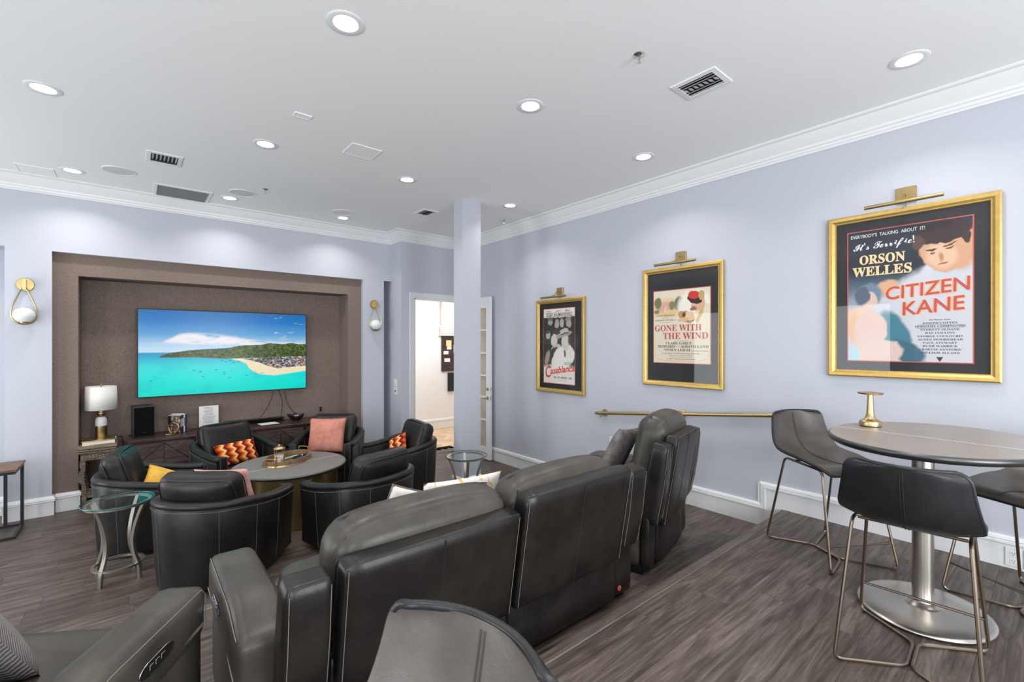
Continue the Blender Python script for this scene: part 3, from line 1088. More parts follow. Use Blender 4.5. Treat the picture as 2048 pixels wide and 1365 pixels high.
for pts, lab in (([(1.549, 7.208, 1.16), (1.52, 7.20, 1.02), (1.44, 7.18, 0.86), (1.36, 7.15, 0.765)], 'thin black cable hanging from the TV to the soundbar'),
                 ([(1.60, 7.208, 1.16), (1.66, 7.20, 1.0), (1.655, 7.20, 0.85), (1.64, 7.20, 0.745)], 'thin black cable hanging straight between two others below the TV'),
                 ([(1.694, 7.208, 1.16), (1.70, 7.20, 1.02), (1.74, 7.19, 0.9), (1.80, 7.16, 0.80), (1.83, 7.15, 0.745)], 'black cable hanging from the TV behind the black bowl')):
    tag(MB().tube(fillet(pts, 0.1, 5), 0.0045, 6).build('cable', 'black', smooth=SM), lab, 'cable', 'cables below the TV')

o = thing('wall_outlet', 'small brown outlet plate in the niche above the dark console', 'outlet', mx=wall_mx('B', (2.207, YB + 0.449, 0.80)))
MB().bbox(-0.04, 0.04, -0.06, 0.06, 0, 0.006, 0.002, 1).build('plate', 'niche', o)
MB().box(-0.018, 0.018, -0.035, 0.035, 0.006, 0.008).build('socket', 'black', o)


def sconce(x, label):
    s = thing('wall_sconce', label, 'wall lamp', mx=wall_mx('B', (x, YB, 2.0)), group='teardrop wall sconces')
    mb = MB()
    mb.lathe([(0.0, 0.020), (0.064, 0.020), (0.067, 0.015), (0.067, 0.0)], n=32)
    mb.build('backplate', 'brass', s, (0, 0.415, 0), smooth=SM)
    MB().box(-0.012, 0.012, 0.36, 0.46, 0.018, 0.075).build('arm', 'gold', s)
    mb = MB()
    pts = []
    for i in range(41):
        a = i / 40 * 2 * PI
        # teardrop: circle below that runs up into a point
        yy = -math.cos(a)
        ww = math.sin(a) * (math.sin(a / 2) ** 0.0)
        k = (1 + math.cos(a)) / 2            # 1 at the bottom
        w = math.sin(a) * (0.35 + 0.65 * k) * 0.125
        y = 0.385 - (k ** 0.85) * 0.38
        pts.append((w, y, 0.065))
    mb.tube(pts[:-1], 0.0062, 8, closed=True)
    mb.build('teardrop_loop', 'gold', s, smooth=SM)
    mb = MB()
    mb.lathe([(0.0, -0.078)] + [(0.086 * math.cos(b), 0.078 * math.sin(b)) for b in [(-PI / 2) + PI * i / 12 for i in range(1, 12)]] + [(0.0, 0.078)], n=28)
    mb.build('globe', 'opal', s, (0, 0.098, 0.065), (PI / 2, 0, 0), FULL)
    mb = MB()
    mb.lathe([(0.0, -0.006), (0.040, -0.002), (0.043, 0.010), (0.036, 0.004), (0.0, 0.0)], n=20)
    mb.build('cup', 'gold', s, (0, 0.020, 0.065), (-PI / 2, 0, 0), SM)
    return s


sc1 = sconce(-0.855, 'gold teardrop wall sconce with white globe, left of the brown niche')
dup(sc1, mx=wall_mx('B', (2.872, YB, 2.0)), label='gold teardrop wall sconce with white globe, right of the brown niche')

# switches on the pier side and outlet by the door
o = thing('switch_plate', 'cream double switch plate on the pier beside the doorway, upper one', 'switch', mx=wall_mx('R', (3.16, 6.645, 1.19)))
MB().bbox(-0.058, 0.058, -0.058, 0.058, 0, 0.006, 0.002, 1).build('plate', 'cream', o)
for sx in (-0.023, 0.023):
    MB().box(sx - 0.006, sx + 0.006, -0.012, 0.012, 0.006, 0.012).build('toggle', 'cream', o)
o = thing('switch_plate', 'cream control plate with knob on the pier, below the other plate', 'switch', mx=wall_mx('R', (3.16, 6.645, 1.065)))
MB().bbox(-0.058, 0.058, -0.058, 0.058, 0, 0.006, 0.002, 1).build('plate', 'cream', o)
mb = MB()
mb.lathe([(0.014, 0.006), (0.012, 0.02), (0.0, 0.02)], n=14)
mb.build('knob', 'ink', o)


def outlet(y, z, label, x=XR, w=0.036):
    o = thing('wall_outlet', label, 'outlet', mx=wall_mx('R', (x, y, z)))
    MB().bbox(-w, w, -0.058, 0.058, 0, 0.005, 0.002, 1).build('plate', 'whiteplastic', o)
    for zz_ in (-0.024, 0.024):
        s = MB().bbox(-0.015, 0.015, zz_ - 0.016, zz_ + 0.016, 0.005, 0.007, 0.001, 1).build('socket', 'whiteplastic', o)
        mb = MB()
        mb.box(-0.007, -0.005, zz_ - 0.002, zz_ + 0.008, 0.007, 0.0075).box(0.005, 0.007, zz_ - 0.002, zz_ + 0.008, 0.007, 0.0075).box(-0.002, 0.002, zz_ - 0.011, zz_ - 0.007, 0.007, 0.0075)
        mb.build('slot', 'black', s)
    return o


outlet(3.341, 0.665, 'white duplex outlet on the right wall behind the recliner')
outlet(0.185, 0.455, 'white duplex outlet set in the right baseboard, left one of the pair', XR - 0.016)
outlet(0.105, 0.455, 'white duplex outlet set in the right baseboard, right one of the pair', XR - 0.016)

# handrail
hr = thing('handrail', 'brass wall handrail sloping up along the right wall behind recliner', 'handrail')
ya, yb_ = 3.47, 1.25


def hz(y):
    return 0.985 + (3.5 - y) * 0.1075


MB().tube(fillet([(XR - 0.004, ya + 0.06, hz(ya) - 0.01), (XR - 0.075, ya + 0.06, hz(ya) - 0.005), (XR - 0.085, ya, hz(ya)), (XR - 0.085, yb_, hz(yb_))], 0.05), 0.019, 12).build('rail', 'gold', hr, smooth=SM)
for y in (3.44, 2.45, 1.40):
    mb = MB()
    mb.lathe([(0.0, 0.012), (0.040, 0.010), (0.042, 0.0)], n=20)
    b = mb.build('rosette', 'gold', hr, (XR, y, hz(y) - 0.03 + 0.03), (0, -PI / 2, 0), SM)
    mb = MB()
    mb.tube(fillet([(XR - 0.01, y, hz(y)), (XR - 0.085, y, hz(y) - 0.045), (XR - 0.085, y, hz(y) - 0.015)], 0.03), 0.008, 8)
    mb.build('bracket', 'gold', hr, smooth=SM)

# ------------------------------------------------------------------ framed posters
TEXTS = []


def text(parent, s, x, y, w, h, mat, rot=0.0, bold=0.0, shear=0.0, z=0.0016):
    """one line of flat lettering, fitted to width w and cap height h"""
    cu = bpy.data.curves.new('lettering', 'FONT')
    cu.body = s
    cu.align_x = 'CENTER'
    cu.align_y = 'CENTER'
    cu.size = 1.0
    cu.offset = bold
    cu.shear = shear
    cu.resolution_u = 3
    cu.materials.append(M[mat] if isinstance(mat, str) else mat)
    o = bpy.data.objects.new('lettering', cu)
    COL.objects.link(o)
    o.parent = parent
    o.location = (x, y, z)
    o.rotation_euler = (0, 0, rot)
    TEXTS.append((o, w, h))
    return o


def fit_texts():
    bpy.context.view_layer.update()
    for o, w, h in TEXTS:
        d = o.dimensions
        o.scale = (w / max(d.x, 1e-4), h / max(d.y, 1e-4), 1)
    bpy.context.view_layer.update()
    dg = bpy.context.evaluated_depsgraph_get()
    made = []
    for o, w, h in TEXTS:
        me = bpy.data.meshes.new_from_object(o.evaluated_get(dg))
        for pl in me.polygons:
            pl.use_smooth = False
        # touching letters lie a hair apart in depth so that no two faces coincide
        par = list(range(len(me.vertices)))

        def find(a):
            while par[a] != a:
                par[a] = par[par[a]]
                a = par[a]
            return a
        for e in me.edges:
            a, b = find(e.vertices[0]), find(e.vertices[1])
            if a != b:
                par[b] = a
        order = {}
        for v in me.vertices:
            k = order.setdefault(find(v.index), len(order))
            v.co.z += (k % 4) * 0.00012
        m = bpy.data.objects.new('flat_print', me)
        m.parent, m.location, m.rotation_euler, m.scale = o.parent, o.location, o.rotation_euler, o.scale
        made.append(m)
    for o, w, h in TEXTS:
        cu = o.data
        bpy.data.objects.remove(o)
        bpy.data.curves.remove(cu)
    for m in made:
        m.name = 'lettering'
        COL.objects.link(m)


def serif(s):
    out = ''
    for ch in s:
        if 'A' <= ch <= 'Z':
            out += chr(0x1D400 + ord(ch) - 65)
        elif 'a' <= ch <= 'z':
            out += chr(0x1D41A + ord(ch) - 97)
        else:
            out += ch
    return out


def script(s):
    out = ''
    for ch in s:
        if 'A' <= ch <= 'Z':
            out += chr(0x1D4D0 + ord(ch) - 65)
        elif 'a' <= ch <= 'z':
            out += chr(0x1D4EA + ord(ch) - 97)
        else:
            out += ch
    return out


def blob_print(name, base, blobs, noise_amp=0.06, grain=18):
    """painted print: a base colour with soft ellipses (cx, cy, rx, ry, rot, colour, softness) in 0..1"""
    t = NT(name)
    g = t.coord('Generated')
    nd = t.n('ShaderNodeTexNoise')
    t.put(nd.inputs['Vector'], g)
    nd.inputs['Scale'].default_value = grain
    nd.inputs['Detail'].default_value = 4
    off = t.n('ShaderNodeVectorMath', operation='MULTIPLY_ADD')
    sub = t.n('ShaderNodeVectorMath', operation='SUBTRACT')
    t.put(sub.inputs[0], nd.outputs['Color'])
    sub.inputs[1].default_value = (0.5, 0.5, 0.5)
    t.put(off.inputs[0], sub.outputs[0])
    off.inputs[1].default_value = (noise_amp, noise_amp, 0)
    t.put(off.inputs[2], g)
    u, v = t.sep(off.outputs[0])[:2]
    img = base if isinstance(base, tuple) else t.ramp(v, base)
    for cx, cy, rx, ry, rot, col, soft in blobs:
        du, dv = t.math('SUBTRACT', u, cx), t.math('SUBTRACT', v, cy)
        c_, s_ = math.cos(rot), math.sin(rot)
        a = t.math('DIVIDE', t.math('ADD', t.math('MULTIPLY', du, c_), t.math('MULTIPLY', dv, s_)), rx)
        b = t.math('DIVIDE', t.math('SUBTRACT', t.math('MULTIPLY', dv, c_), t.math('MULTIPLY', du, s_)), ry)
        d = t.math('ADD', t.math('MULTIPLY', a, a), t.math('MULTIPLY', b, b))
        img = t.mix(t.sstep(d, 1.0 + soft, 1.0 - soft), img, col)
    t.set(img, 0.55, 0, 0.3)
    return t.mat


def picture(cy, cz, w, h, pr, label, art, lightlabel, barw):
    root = thing('framed_poster', label, 'poster', mx=wall_mx('R', (XR, cy, cz)), group='film posters in gold frames')
    mb = MB()
    path = [(-w / 2, -h / 2), (w / 2, -h / 2), (w / 2, h / 2), (-w / 2, h / 2)]
    sweep2d(mb, path, [(0.0, 0.0), (0.0, 0.030), (0.010, 0.036), (0.030, 0.034), (0.044, 0.022), (0.050, 0.022), (0.054, 0.014), (0.054, 0.0)], lambda p, hh: (p.x, p.y, hh), closed=True)
    mb.build('frame', 'frame', root)
    MB().box(-w / 2 + 0.05, w / 2 - 0.05, -h / 2 + 0.05, h / 2 - 0.05, 0.002, 0.008).build('mat_board', 'mat', root)
    x0, x1, y0, y1 = pr
    MB().box(x0 - 0.007, x1 + 0.007, y0 - 0.007, y1 + 0.007, 0.008, 0.0088).build('border_line', 'redline', root)
    p = MB().box(x0, x1, y0, y1, 0.0088, 0.0096).build('print', art, root)
    MB().box(-w / 2 + 0.052, w / 2 - 0.052, -h / 2 + 0.052, h / 2 - 0.052, 0.0135, 0.0145).build('glazing', 'glass', root)
    # picture lamp above the frame
    lamp = thing('picture_light', lightlabel, 'picture light', mx=wall_mx('R', (XR, cy, cz + h / 2)), group='brass picture lights')
    MB().bbox(-0.058, 0.058, 0.035, 0.145, 0, 0.016, 0.003, 1).build('backplate', 'brass', lamp)
    mb = MB()
    mb.tube(fillet([(0, 0.085, 0.016), (0, 0.090, 0.07), (0, 0.030, 0.130)], 0.03), 0.007, 8)
    mb.box(-0.028, 0.028, 0.020, 0.036, 0.120, 0.138)
    mb.build('arm', 'brass', lamp, smooth=SM)
    mb = MB()
    mb.tube([(-barw / 2, 0.016, 0.138), (barw / 2, 0.016, 0.138)], 0.0135, 14)
    mb.build('lamp_bar', 'brass', lamp, smooth=SM)
    mb = MB()
    mb.tube([(0, 0.037, 0.012), (0, 0.004, 0.012)], 0.002, 6)
    mb.build('wire', 'ink', lamp)
    return root, (lambda fx: x0 + fx * (x1 - x0)), (lambda fy: y0 + fy * (y1 - y0)), x1 - x0, y1 - y0


M['p_cream'] = plain('print_cream', (0.82, 0.62, 0.34), 0.6, var=0.02)
M['p_white'] = plain('print_white', (0.82, 0.82, 0.82), 0.6, var=0.01)
M['p_red'] = plain('print_red', (0.50, 0.08, 0.07), 0.6, var=0.10)
M['p_plum'] = plain('print_plum', (0.40, 0.085, 0.10), 0.6, var=0.10)
M['p_orange'] = plain('print_orange', (0.85, 0.42, 0.20), 0.6, var=0.02)
M['p_black'] = plain('print_black', (0.03, 0.03, 0.035), 0.6, var=0.02)
M['p_brown'] = plain('print_brown', (0.12, 0.08, 0.05), 0.6, var=0.02)
M['p_brightred'] = plain('print_bright_red', (0.72, 0.035, 0.02), 0.6, var=0.03)

NAVY = (0.030, 0.036, 0.050)
PEACH = (0.78, 0.50, 0.36)
artA = blob_print('painted_print_blue', [(0.0, (0.54, 0.53, 0.57)), (0.35, (0.52, 0.53, 0.58)), (0.55, (0.10, 0.16, 0.22)), (0.68, NAVY), (1.0, NAVY)], [
    (0.62, 0.34, 0.52, 0.30, 0.45, (0.56, 0.56, 0.60), 0.25), (0.85, 0.20, 0.36, 0.30, 0, (0.58, 0.575, 0.61), 0.3),
    (0.66, 0.56, 0.40, 0.10, 0.62, (0.58, 0.59, 0.64), 0.3), (0.90, 0.60, 0.22, 0.12, 0.3, (0.55, 0.58, 0.64), 0.25),
    (0.34, 0.56, 0.10, 0.05, 0.3, (0.68, 0.40, 0.24), 0.5),
    (0.92, 0.80, 0.12, 0.16, 0, (0.60, 0.34, 0.22), 0.4),
    (0.80, 0.80, 0.19, 0.165, -0.3, (0.62, 0.35, 0.21), 0.12), (0.78, 0.75, 0.12, 0.09, -0.2, (0.72, 0.47, 0.32), 0.5),
    (0.79, 0.915, 0.21, 0.075, 0.1, (0.045, 0.030, 0.030), 0.12), (0.955, 0.87, 0.03, 0.05, 0.2, (0.06, 0.035, 0.03), 0.3),
    (0.70, 0.80, 0.045, 0.007, 0.15, (0.12, 0.06, 0.045), 0.5), (0.84, 0.825, 0.050, 0.007, 0.25, (0.12, 0.06, 0.045), 0.5), (0.71, 0.778, 0.026, 0.008, 0.15, (0.16, 0.08, 0.06), 0.6), (0.84, 0.80, 0.028, 0.008, 0.25, (0.16, 0.08, 0.06), 0.6), (0.775, 0.745, 0.018, 0.030, 0.2, (0.50, 0.24, 0.14), 0.8), (0.79, 0.700, 0.045, 0.008, 0.2, (0.42, 0.14, 0.10), 0.6),
    (0.60, 0.86, 0.05, 0.05, 0, (0.10, 0.06, 0.05), 0.3),
    (0.40, 0.20, 0.12, 0.20, 0.6, (0.06, 0.20, 0.26), 0.3), (0.50, 0.07, 0.16, 0.08, -0.3, (0.05, 0.14, 0.19), 0.3),
    (0.18, 0.50, 0.12, 0.09, 0.2, (0.16, 0.24, 0.32), 0.3), (0.19, 0.465, 0.075, 0.065, -0.4, (0.70, 0.50, 0.42), 0.2),
    (0.13, 0.50, 0.07, 0.07, 0.3, (0.11, 0.13, 0.18), 0.3),
    (0.10, 0.32, 0.12, 0.10, 0.2, (0.72, 0.48, 0.36), 0.3), (0.06, 0.26, 0.06, 0.12, 0, (0.68, 0.40, 0.22), 0.4),
    (0.20, 0.24, 0.15, 0.14, 0.5, (0.66, 0.47, 0.41), 0.15), (0.18, 0.15, 0.10, 0.10, 0.2, (0.66, 0.48, 0.42), 0.25),
    (0.24, 0.05, 0.24, 0.11, 0.12, (0.68, 0.51, 0.46), 0.15), (0.04, 0.02, 0.06, 0.09, 0, (0.40, 0.60, 0.66), 0.3),
], 0.05, 14)
pc, fx, fy, pw_, ph_ = picture(0.707, 2.175, 0.950, 1.240, (-0.345, 0.340, -0.494, 0.489),
                               'largest gold framed film poster, blue print with slanted red title, nearest the bar table', artA,
                               'brass picture light above the poster nearest the bar table', 0.43)
text(pc, "EVERYBODY'S  TALKING  ABOUT  IT!", fx(0.34), fy(0.963), 0.43, 0.026, 'p_white', 0, 0.01, z=0.0102)
text(pc, script("It's Terrific!"), fx(0.31), fy(0.885), 0.36, 0.075, 'p_white', 0.04, 0.006, z=0.0102)
text(pc, serif('ORSON'), fx(0.30), fy(0.775), 0.27, 0.072, 'p_cream', 0, 0.018, z=0.0102)
text(pc, serif('WELLES'), fx(0.30), fy(0.685), 0.35, 0.072, 'p_cream', 0, 0.018, z=0.0102)
for dx, dy, m_, z_ in ((0.006, -0.006, 'p_orange', 0.0099), (-0.006, 0.004, 'p_orange', 0.0105), (0, 0, 'p_red', 0.0111)):
    text(pc, 'CITIZEN', fx(0.655) + dx, fy(0.52) + dy, 0.45, 0.095, m_, 0.09, 0.012, 0.12, z=z_)
    text(pc, 'KANE', fx(0.70) + dx, fy(0.395) + dy, 0.33, 0.095, m_, 0.09, 0.012, 0.12, z=z_)
names = [('The Mercury Actors', 0.11, 0.012), ('JOSEPH COTTEN', 0.18, 0.015), ('DOROTHY COMINGORE', 0.26, 0.015), ('EVERETT SLOANE', 0.20, 0.013), ('RAY COLLINS', 0.15, 0.013),
         ('GEORGE COULOURIS', 0.23, 0.013), ('AGNES MOOREHEAD', 0.23, 0.013), ('PAUL STEWART', 0.175, 0.013), ('RUTH WARRICK', 0.18, 0.013), ('ERSKINE SANFORD', 0.215, 0.013), ('WILLIAM ALLAND', 0.20, 0.013)]
for i, (s, w_, h_) in enumerate(names):
    text(pc, serif(s), fx(0.765), fy(0.300 - 0.0235 * i), w_, h_, 'p_black', 0, 0.0, z=0.0102)
for yy in (fy(0.277) - 0.013, fy(0.253) - 0.013):
    MB().box(fx(0.59), fx(0.94), yy, yy + 0.0015, 0.0097, 0.0100).build('rule_line', 'p_black', pc)
mb = MB()
mb.prism([(-0.018, 0.014), (0.018, 0.014), (0, -0.02)], lambda p: (fx(0.765) + p[0], fy(0.022) + p[1], 0.0097), lambda p: (fx(0.765) + p[0], fy(0.022) + p[1], 0.0101))
mb.build('emblem', 'p_black', pc)

CREAM = (0.74, 0.66, 0.52)
artB = blob_print('painted_print_cream', CREAM, [
    (0.28, 0.76, 0.28, 0.14, 0, (0.72, 0.56, 0.36), 0.25), (0.27, 0.75, 0.20, 0.10, 0, (0.70, 0.38, 0.28), 0.35), (0.30, 0.70, 0.24, 0.035, 0, (0.74, 0.55, 0.25), 0.4),
    (0.08, 0.83, 0.07, 0.08, 0, (0.16, 0.18, 0.07), 0.4), (0.48, 0.80, 0.09, 0.11, 0.2, (0.13, 0.16, 0.07), 0.35), (0.34, 0.79, 0.05, 0.06, 0, (0.22, 0.22, 0.10), 0.5),
    (0.06, 0.71, 0.05, 0.03, 0, (0.25, 0.23, 0.10), 0.5), (0.16, 0.74, 0.02, 0.05, 0, (0.66, 0.42, 0.32), 0.3), (0.22, 0.74, 0.015, 0.05, 0, (0.78, 0.60, 0.48), 0.3),
    (0.74, 0.74, 0.30, 0.24, 0, (0.84, 0.79, 0.70), 0.35),
    (0.90, 0.62, 0.16, 0.18, -0.3, (0.76, 0.68, 0.52), 0.12), (0.84, 0.66, 0.03, 0.14, -0.5, (0.60, 0.42, 0.16), 0.2),
    (0.80, 0.80, 0.12, 0.10, 0.4, (0.70, 0.42, 0.26), 0.1), (0.72, 0.73, 0.05, 0.03, 0.3, (0.30, 0.14, 0.08), 0.3),
    (0.74, 0.855, 0.13, 0.055, -0.25, (0.045, 0.022, 0.018), 0.1), (0.73, 0.915, 0.10, 0.055, -0.12, (0.62, 0.035, 0.03), 0.1), (0.86, 0.90, 0.05, 0.06, 0, (0.52, 0.36, 0.14), 0.2),
    (0.60, 0.625, 0.15, 0.075, -0.3, (0.50, 0.28, 0.14), 0.12), (0.66, 0.635, 0.09, 0.06, -0.2, (0.80, 0.56, 0.38), 0.15), (0.56, 0.66, 0.03, 0.03, 0, (0.16, 0.06, 0.03), 0.4), (0.55, 0.59, 0.10, 0.03, 0.1, (0.72, 0.45, 0.28), 0.3),
], 0.045, 16)
pc, fx, fy, pw_, ph_ = picture(2.464, 1.984, 0.880, 1.238, (-0.314, 0.306, -0.374, 0.377),
                               'gold framed film poster with cream print and red capped man, the middle one', artB,
                               'brass picture light above the middle poster', 0.45)
for s, x_, y_, w_, h_ in ((serif("DAVID O. SELZNICK'S"), 0.22, 0.655, 0.22, 0.014), ('production of', 0.22, 0.622, 0.08, 0.009), (serif("MARGARET MITCHELL'S"), 0.22, 0.590, 0.24, 0.014), ('Story of the Old South', 0.22, 0.560, 0.13, 0.009)):
    text(pc, s, fx(x_), fy(y_), w_, h_, 'p_brown', 0, 0, z=0.0102)
text(pc, serif('GONE WITH'), fx(0.44), fy(0.475), 0.52, 0.066, 'p_red', 0, 0.004, z=0.0104)
text(pc, serif('THE WIND'), fx(0.575), fy(0.365), 0.49, 0.066, 'p_red', 0, 0.004, z=0.0104)
text(pc, 'IN TECHNICOLOR starring', fx(0.52), fy(0.303), 0.13, 0.008, 'p_brown', 0, 0, z=0.0102)
text(pc, serif('CLARK GABLE'), fx(0.46), fy(0.268), 0.29, 0.026, 'p_black', 0, 0, z=0.0102)
text(pc, serif('HOWARD'), fx(0.24), fy(0.222), 0.19, 0.026, 'p_black', 0, 0, z=0.0102)
text(pc, 'LESLIE  OLIVIA', fx(0.44), fy(0.225), 0.06, 0.008, 'p_brown', 0, 0, z=0.0102)
text(pc, serif('deHAVILLAND'), fx(0.74), fy(0.222), 0.29, 0.026, 'p_black', 0, 0, z=0.0102)
text(pc, serif('VIVIEN LEIGH'), fx(0.43), fy(0.175), 0.29, 0.026, 'p_black', 0, 0, z=0.0102)
text(pc, 'as SCARLETT O\u2019HARA', fx(0.83), fy(0.165), 0.18, 0.011, 'p_brown', 0, 0, z=0.0102)
text(pc, 'A SELZNICK INTERNATIONAL PICTURE', fx(0.50), fy(0.128), 0.41, 0.013, 'p_brown', 0, 0, z=0.0102)
text(pc, 'Directed by VICTOR FLEMING', fx(0.50), fy(0.103), 0.26, 0.010, 'p_brown', 0, 0, z=0.0102)
text(pc, 'Screen Play by SIDNEY HOWARD', fx(0.50), fy(0.080), 0.24, 0.009, 'p_brown', 0, 0, z=0.0102)
text(pc, 'A METRO-GOLDWYN-MAYER Release', fx(0.50), fy(0.053), 0.32, 0.011, 'p_brown', 0, 0, z=0.0102)
mb = MB()
for s in (-1, 1):
    mb.tube(fillet([(fx(0.5) + s * 0.29, fy(0.15), 0.010), (fx(0.5) + s * 0.29, fy(0.07), 0.010), (fx(0.5) + s * 0.20, fy(0.025), 0.010), (fx(0.5), fy(0.03), 0.010)], 0.05, 5), 0.0025, 5, flat=(1, 0.3))
mb.build('flourish', 'p_orange', pc)

G1, G2, G3 = (0.045, 0.038, 0.032), (0.62, 0.57, 0.51), (0.80, 0.75, 0.69)
artC = blob_print('painted_print_sepia', [(0.0, (0.78, 0.73, 0.68)), (0.20, (0.78, 0.73, 0.68)), (0.26, G1), (0.88, G1), (0.889, (0.78, 0.73, 0.68)), (1.0, (0.78, 0.73, 0.68))], [
    (0.5, 0.12, 0.7, 0.12, 0.0, (0.78, 0.73, 0.68), 0.3),
    (0.22, 0.83, 0.08, 0.05, 0, (0.42, 0.38, 0.34), 0.3), (0.44, 0.80, 0.07, 0.06, 0, (0.40, 0.36, 0.32), 0.3), (0.60, 0.81, 0.07, 0.06, 0, (0.44, 0.40, 0.35), 0.3), (0.82, 0.80, 0.08, 0.06, 0, (0.40, 0.36, 0.32), 0.3),
    (0.22, 0.865, 0.09, 0.02, 0, (0.20, 0.18, 0.16), 0.3), (0.80, 0.86, 0.10, 0.022, 0.1, (0.30, 0.27, 0.24), 0.3),
    (0.15, 0.645, 0.075, 0.055, 0, (0.46, 0.42, 0.37), 0.2), (0.15, 0.69, 0.08, 0.02, 0, (0.10, 0.09, 0.08), 0.3), (0.40, 0.62, 0.17, 0.10, 0.3, (0.07, 0.06, 0.05), 0.2),
    (0.35, 0.58, 0.11, 0.085, 0.25, G2, 0.12), (0.40, 0.47, 0.16, 0.05, 0.2, (0.56, 0.51, 0.46), 0.25), (0.30, 0.38, 0.2, 0.08, 0.4, (0.06, 0.05, 0.045), 0.3),
    (0.66, 0.36, 0.34, 0.15, 0.1, G3, 0.15), (0.44, 0.32, 0.20, 0.10, 0.5, G3, 0.2), (0.80, 0.44, 0.14, 0.10, -0.4, (0.74, 0.69, 0.63), 0.2),
    (0.72, 0.55, 0.13, 0.11, 0, G2, 0.12), (0.84, 0.58, 0.04, 0.07, 0, (0.08, 0.07, 0.06), 0.3), (0.66, 0.65, 0.26, 0.030, 0.12, (0.36, 0.33, 0.29), 0.2), (0.68, 0.69, 0.14, 0.045, 0.05, (0.50, 0.46, 0.41), 0.2),
    (0.70, 0.665, 0.14, 0.010, 0.1, (0.08, 0.07, 0.06), 0.2), (0.70, 0.40, 0.03, 0.05, 0.2, (0.15, 0.13, 0.12), 0.4),
    (0.12, 0.34, 0.12, 0.06, 0.9, (0.36, 0.32, 0.28), 0.4),
], 0.05, 20)
pc, fx, fy, pw_, ph_ = picture(4.177, 1.777, 0.870, 1.236, (-0.303, 0.258, -0.494, 0.490),
                               'gold framed film poster with sepia print and red script title, nearest the doorway', artC,
                               'brass picture light above the poster nearest the doorway', 0.45)
for s, x_ in (('Humphrey', 0.17), ('Ingrid', 0.48), ('Paul', 0.78)):
    text(pc, script(s), fx(x_), fy(0.972), 0.085, 0.026, 'p_black', 0.05, 0.004, z=0.0102)
for s, x_, w_ in (('BOGART', 0.20, 0.125), ('BERGMAN', 0.49, 0.165), ('HENREID', 0.79, 0.155)):
    text(pc, s, fx(x_), fy(0.918), w_, 0.055, 'p_black', 0, 0.004, z=0.0102)
text(pc, 'C', fx(0.125), fy(0.140), 0.115, 0.155, 'p_brightred', 0.10, 0.014, 0.25, z=0.0104)
text(pc, 'asablanca', fx(0.60), fy(0.185), 0.44, 0.088, 'p_brightred', 0.13, 0.022, 0.30, z=0.0104)
for s, y_, w_ in (('A', 0.305, 0.012), ('HAL B. WALLIS', 0.283, 0.13), ('PRODUCTION', 0.262, 0.13)):
    text(pc, s, fx(0.80), fy(y_), w_, 0.014, 'p_black', 0, 0.01, z=0.0103)
for s, x_, w_ in (('RAINS', 0.38, 0.045), ('VEIDT', 0.50, 0.045), ('GREENSTREET', 0.67, 0.115), ('LORRE', 0.86, 0.055)):
    text(pc, s, fx(x_), fy(0.078), w_, 0.026, 'p_black', 0, 0.01, z=0.0102)
text(pc, 'Directed by MICHAEL CURTIZ', fx(0.60), fy(0.040), 0.16, 0.010, 'p_black', 0, 0, z=0.0102)

# ------------------------------------------------------------------ console and what stands on it
CZ = 0.70
cs = thing('console_cabinet', 'long low dark mahogany console with geometric wood patchwork doors under the TV', 'console', (1.22, 6.98, 0))
cw, cd0, cd1 = 1.255, -0.235, 0.255
MB().bbox(-cw - 0.012, cw + 0.012, cd0 - 0.02, cd1, CZ - 0.032, CZ, 0.004, 1).build('top', 'console', cs)
MB().box(-cw, cw, cd0 + 0.02, cd1 - 0.005, 0.09, CZ - 0.032).build('body', 'console', cs)
mb = MB()
mb.box(-cw, cw, cd0 + 0.03, cd1 - 0.02, 0.0, 0.09)
mb.build('plinth', 'black', cs)
dw = 2 * cw / 4
for k in range(4):
    d = MB().bbox(-cw + k * dw + 0.004, -cw + (k + 1) * dw - 0.004, cd0, cd0 + 0.02, 0.10, CZ - 0.04, 0.002, 1).build('door', 'console', cs)
    xa, xb, za, zb = -cw + k * dw + 0.02, -cw + (k + 1) * dw - 0.02, 0.12, CZ - 0.055
    xm, zm = (xa + xb) / 2, (za + zb) / 2
    tri = [[(xa, za), (xm, za), (xa, zm)], [(xb, za), (xb, zm), (xm, za)], [(xa, zb), (xa, zm), (xm, zb)], [(xb, zb), (xm, zb), (xb, zm)]]
    dia = [[(xm, za + 0.01), (xb - 0.01, zm), (xm, zm)], [(xm, za + 0.01), (xm, zm), (xa + 0.01, zm)], [(xm, zb - 0.01), (xa + 0.01, zm), (xm, zm)], [(xm, zb - 0.01), (xm, zm), (xb - 0.01, zm)]]
    for n_, tr in enumerate(tri + dia):
        mb = MB()
        cx_ = sum(p[0] for p in tr) / 3
        cz_ = sum(p[1] for p in tr) / 3
        tr2 = [(cx_ + (p[0] - cx_) * 0.96, cz_ + (p[1] - cz_) * 0.96) for p in tr]
        dpt = 0.004 + 0.003 * (n_ % 2)
        mb.prism(tr2, lambda p: (p[0], cd0 - 0.0001, p[1]), lambda p: (p[0], cd0 - dpt, p[1]))
        mb.build('inlay', 'inlay', d)

sp = thing('bookshelf_speaker', 'black box loudspeaker standing on the left end of the console', 'speaker', (0.085, 7.02, CZ + 0.0006), 0.10)
MB().bbox(-0.098, 0.098, -0.10, 0.13, 0.0, 0.365, 0.006, 2).build('cabinet', 'black', sp)
MB().bbox(-0.092, 0.092, -0.113, -0.10, 0.012, 0.352, 0.004, 1).build('grille_cloth', 'blackcloth', sp)
MB().box(-0.014, 0.014, -0.1145, -0.113, 0.055, 0.061).build('badge', 'chrome', sp)
